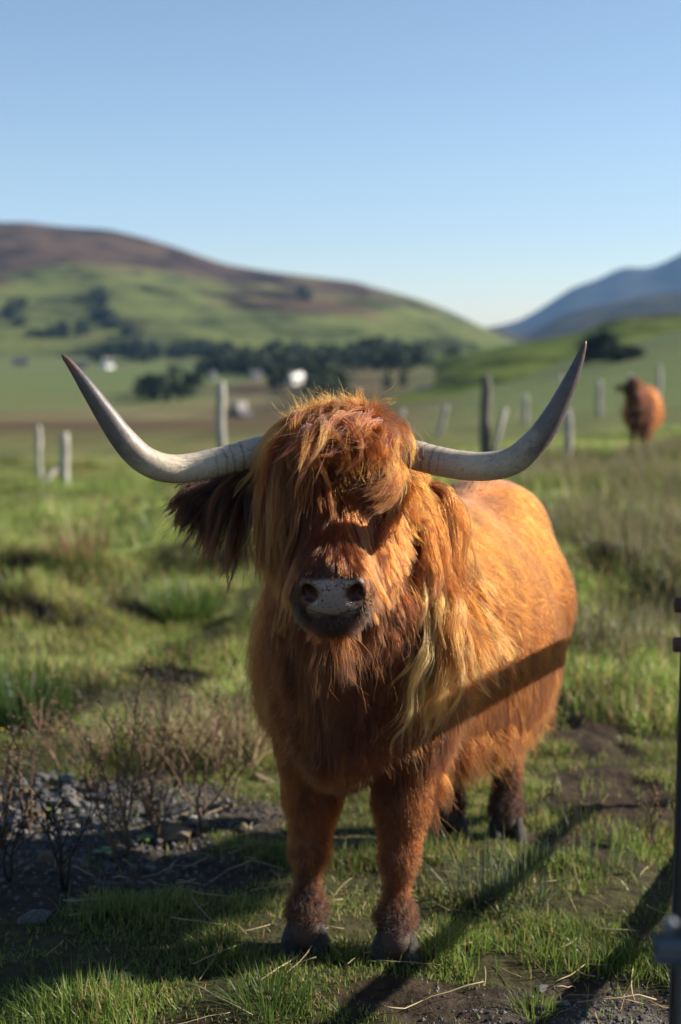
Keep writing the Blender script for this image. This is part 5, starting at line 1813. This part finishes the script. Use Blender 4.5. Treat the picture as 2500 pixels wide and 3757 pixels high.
def leaf_plant(u, v, n, size, label):
    p = on_ground(u, v, 2.6, 12)
    root = empty('leafy_plant', p)
    tag(root, label, 'plant', 'small green plants')
    for k in range(n):
        a = k * 2.4 + rng.random()
        L_ = size * (0.7 + 0.6 * rng.random()); W_ = L_ * 0.36
        s = np.linspace(0, 1, 5)
        wd = W_ * np.sin(np.pi * np.clip(s * 0.92 + 0.06, 0, 1))
        zc = 0.012 + L_ * (0.75 * s - 0.6 * s * s)
        V = []
        for i in range(5):
            c = np.array([math.cos(a) * L_ * s[i], math.sin(a) * L_ * s[i], zc[i]])
            l = np.array([-math.sin(a), math.cos(a), 0.25]) * wd[i]
            l2 = np.array([math.sin(a), -math.cos(a), 0.25]) * wd[i]
            V += [c + l, c, c + l2]
        F_ = []
        for i in range(4):
            b = 3 * i
            F_ += [(b, b + 1, b + 4, b + 3), (b + 1, b + 2, b + 5, b + 4)]
        obj('leaf', mesh_np('leaf', np.array(V), np.array(F_), m_leafg), root)


leaf_plant(385, 3150, 5, 0.035, 'bright green leafy seedling in front of the rubble')
leaf_plant(530, 3095, 6, 0.030, 'small pale green rosette beside the brown slab')
leaf_plant(160, 2990, 6, 0.035, 'green sprig growing in the left of the rubble')
leaf_plant(420, 3620, 5, 0.04, 'small dark leaf plant in the shaded grass lower left')

# yellow flowers
m_yel = mat_noise('yellow_petal', [(0.3, (0.55, 0.40, 0.02)), (0.7, (0.75, 0.58, 0.04))], 20, 0.6, 0.0)
for (u, v, vt, lb) in ((12, 2760, 2680, 'yellow flower at the left edge above the rubble'), (235, 2760, 2685, 'small yellow flower above the rubble, second from the left'), (400, 2215, 2190, 'yellow flower out in the left field'), (2340, 2230, 2195, 'yellow flower in the rough grass right of the cow'), (2490, 2085, 2038, 'yellow flower at the right edge above the gate bolt')):
    p = on_ground(u, v, 3, 40)
    h = at(u, vt, p[1])[2] - p[2]
    root = empty('yellow_flower', p)
    tag(root, lb, 'flower', 'yellow flowers')
    v_, q_, t_ = tube(np.array([(0, 0, -0.01), (0.004, 0, h / 2), (0, 0, h)]), 0.0015, 5)
    obj('stem', mesh_np('stem', v_, [q_, t_], m_leafg), root)
    rf = 0.010 * max(1, p[1] / 6)
    V = [(0, 0, h + 0.002)]
    for k in range(12):
        a = k * math.pi / 6
        V.append((math.cos(a) * rf * (1.0 if k % 2 else 0.7), math.sin(a) * rf * (1.0 if k % 2 else 0.7), h + 0.003 + 0.3 * rf))
    obj('petals', mesh_np('petals', np.array(V), np.array([(0, 1 + k, 1 + (k + 1) % 12) for k in range(12)]), m_yel), root)
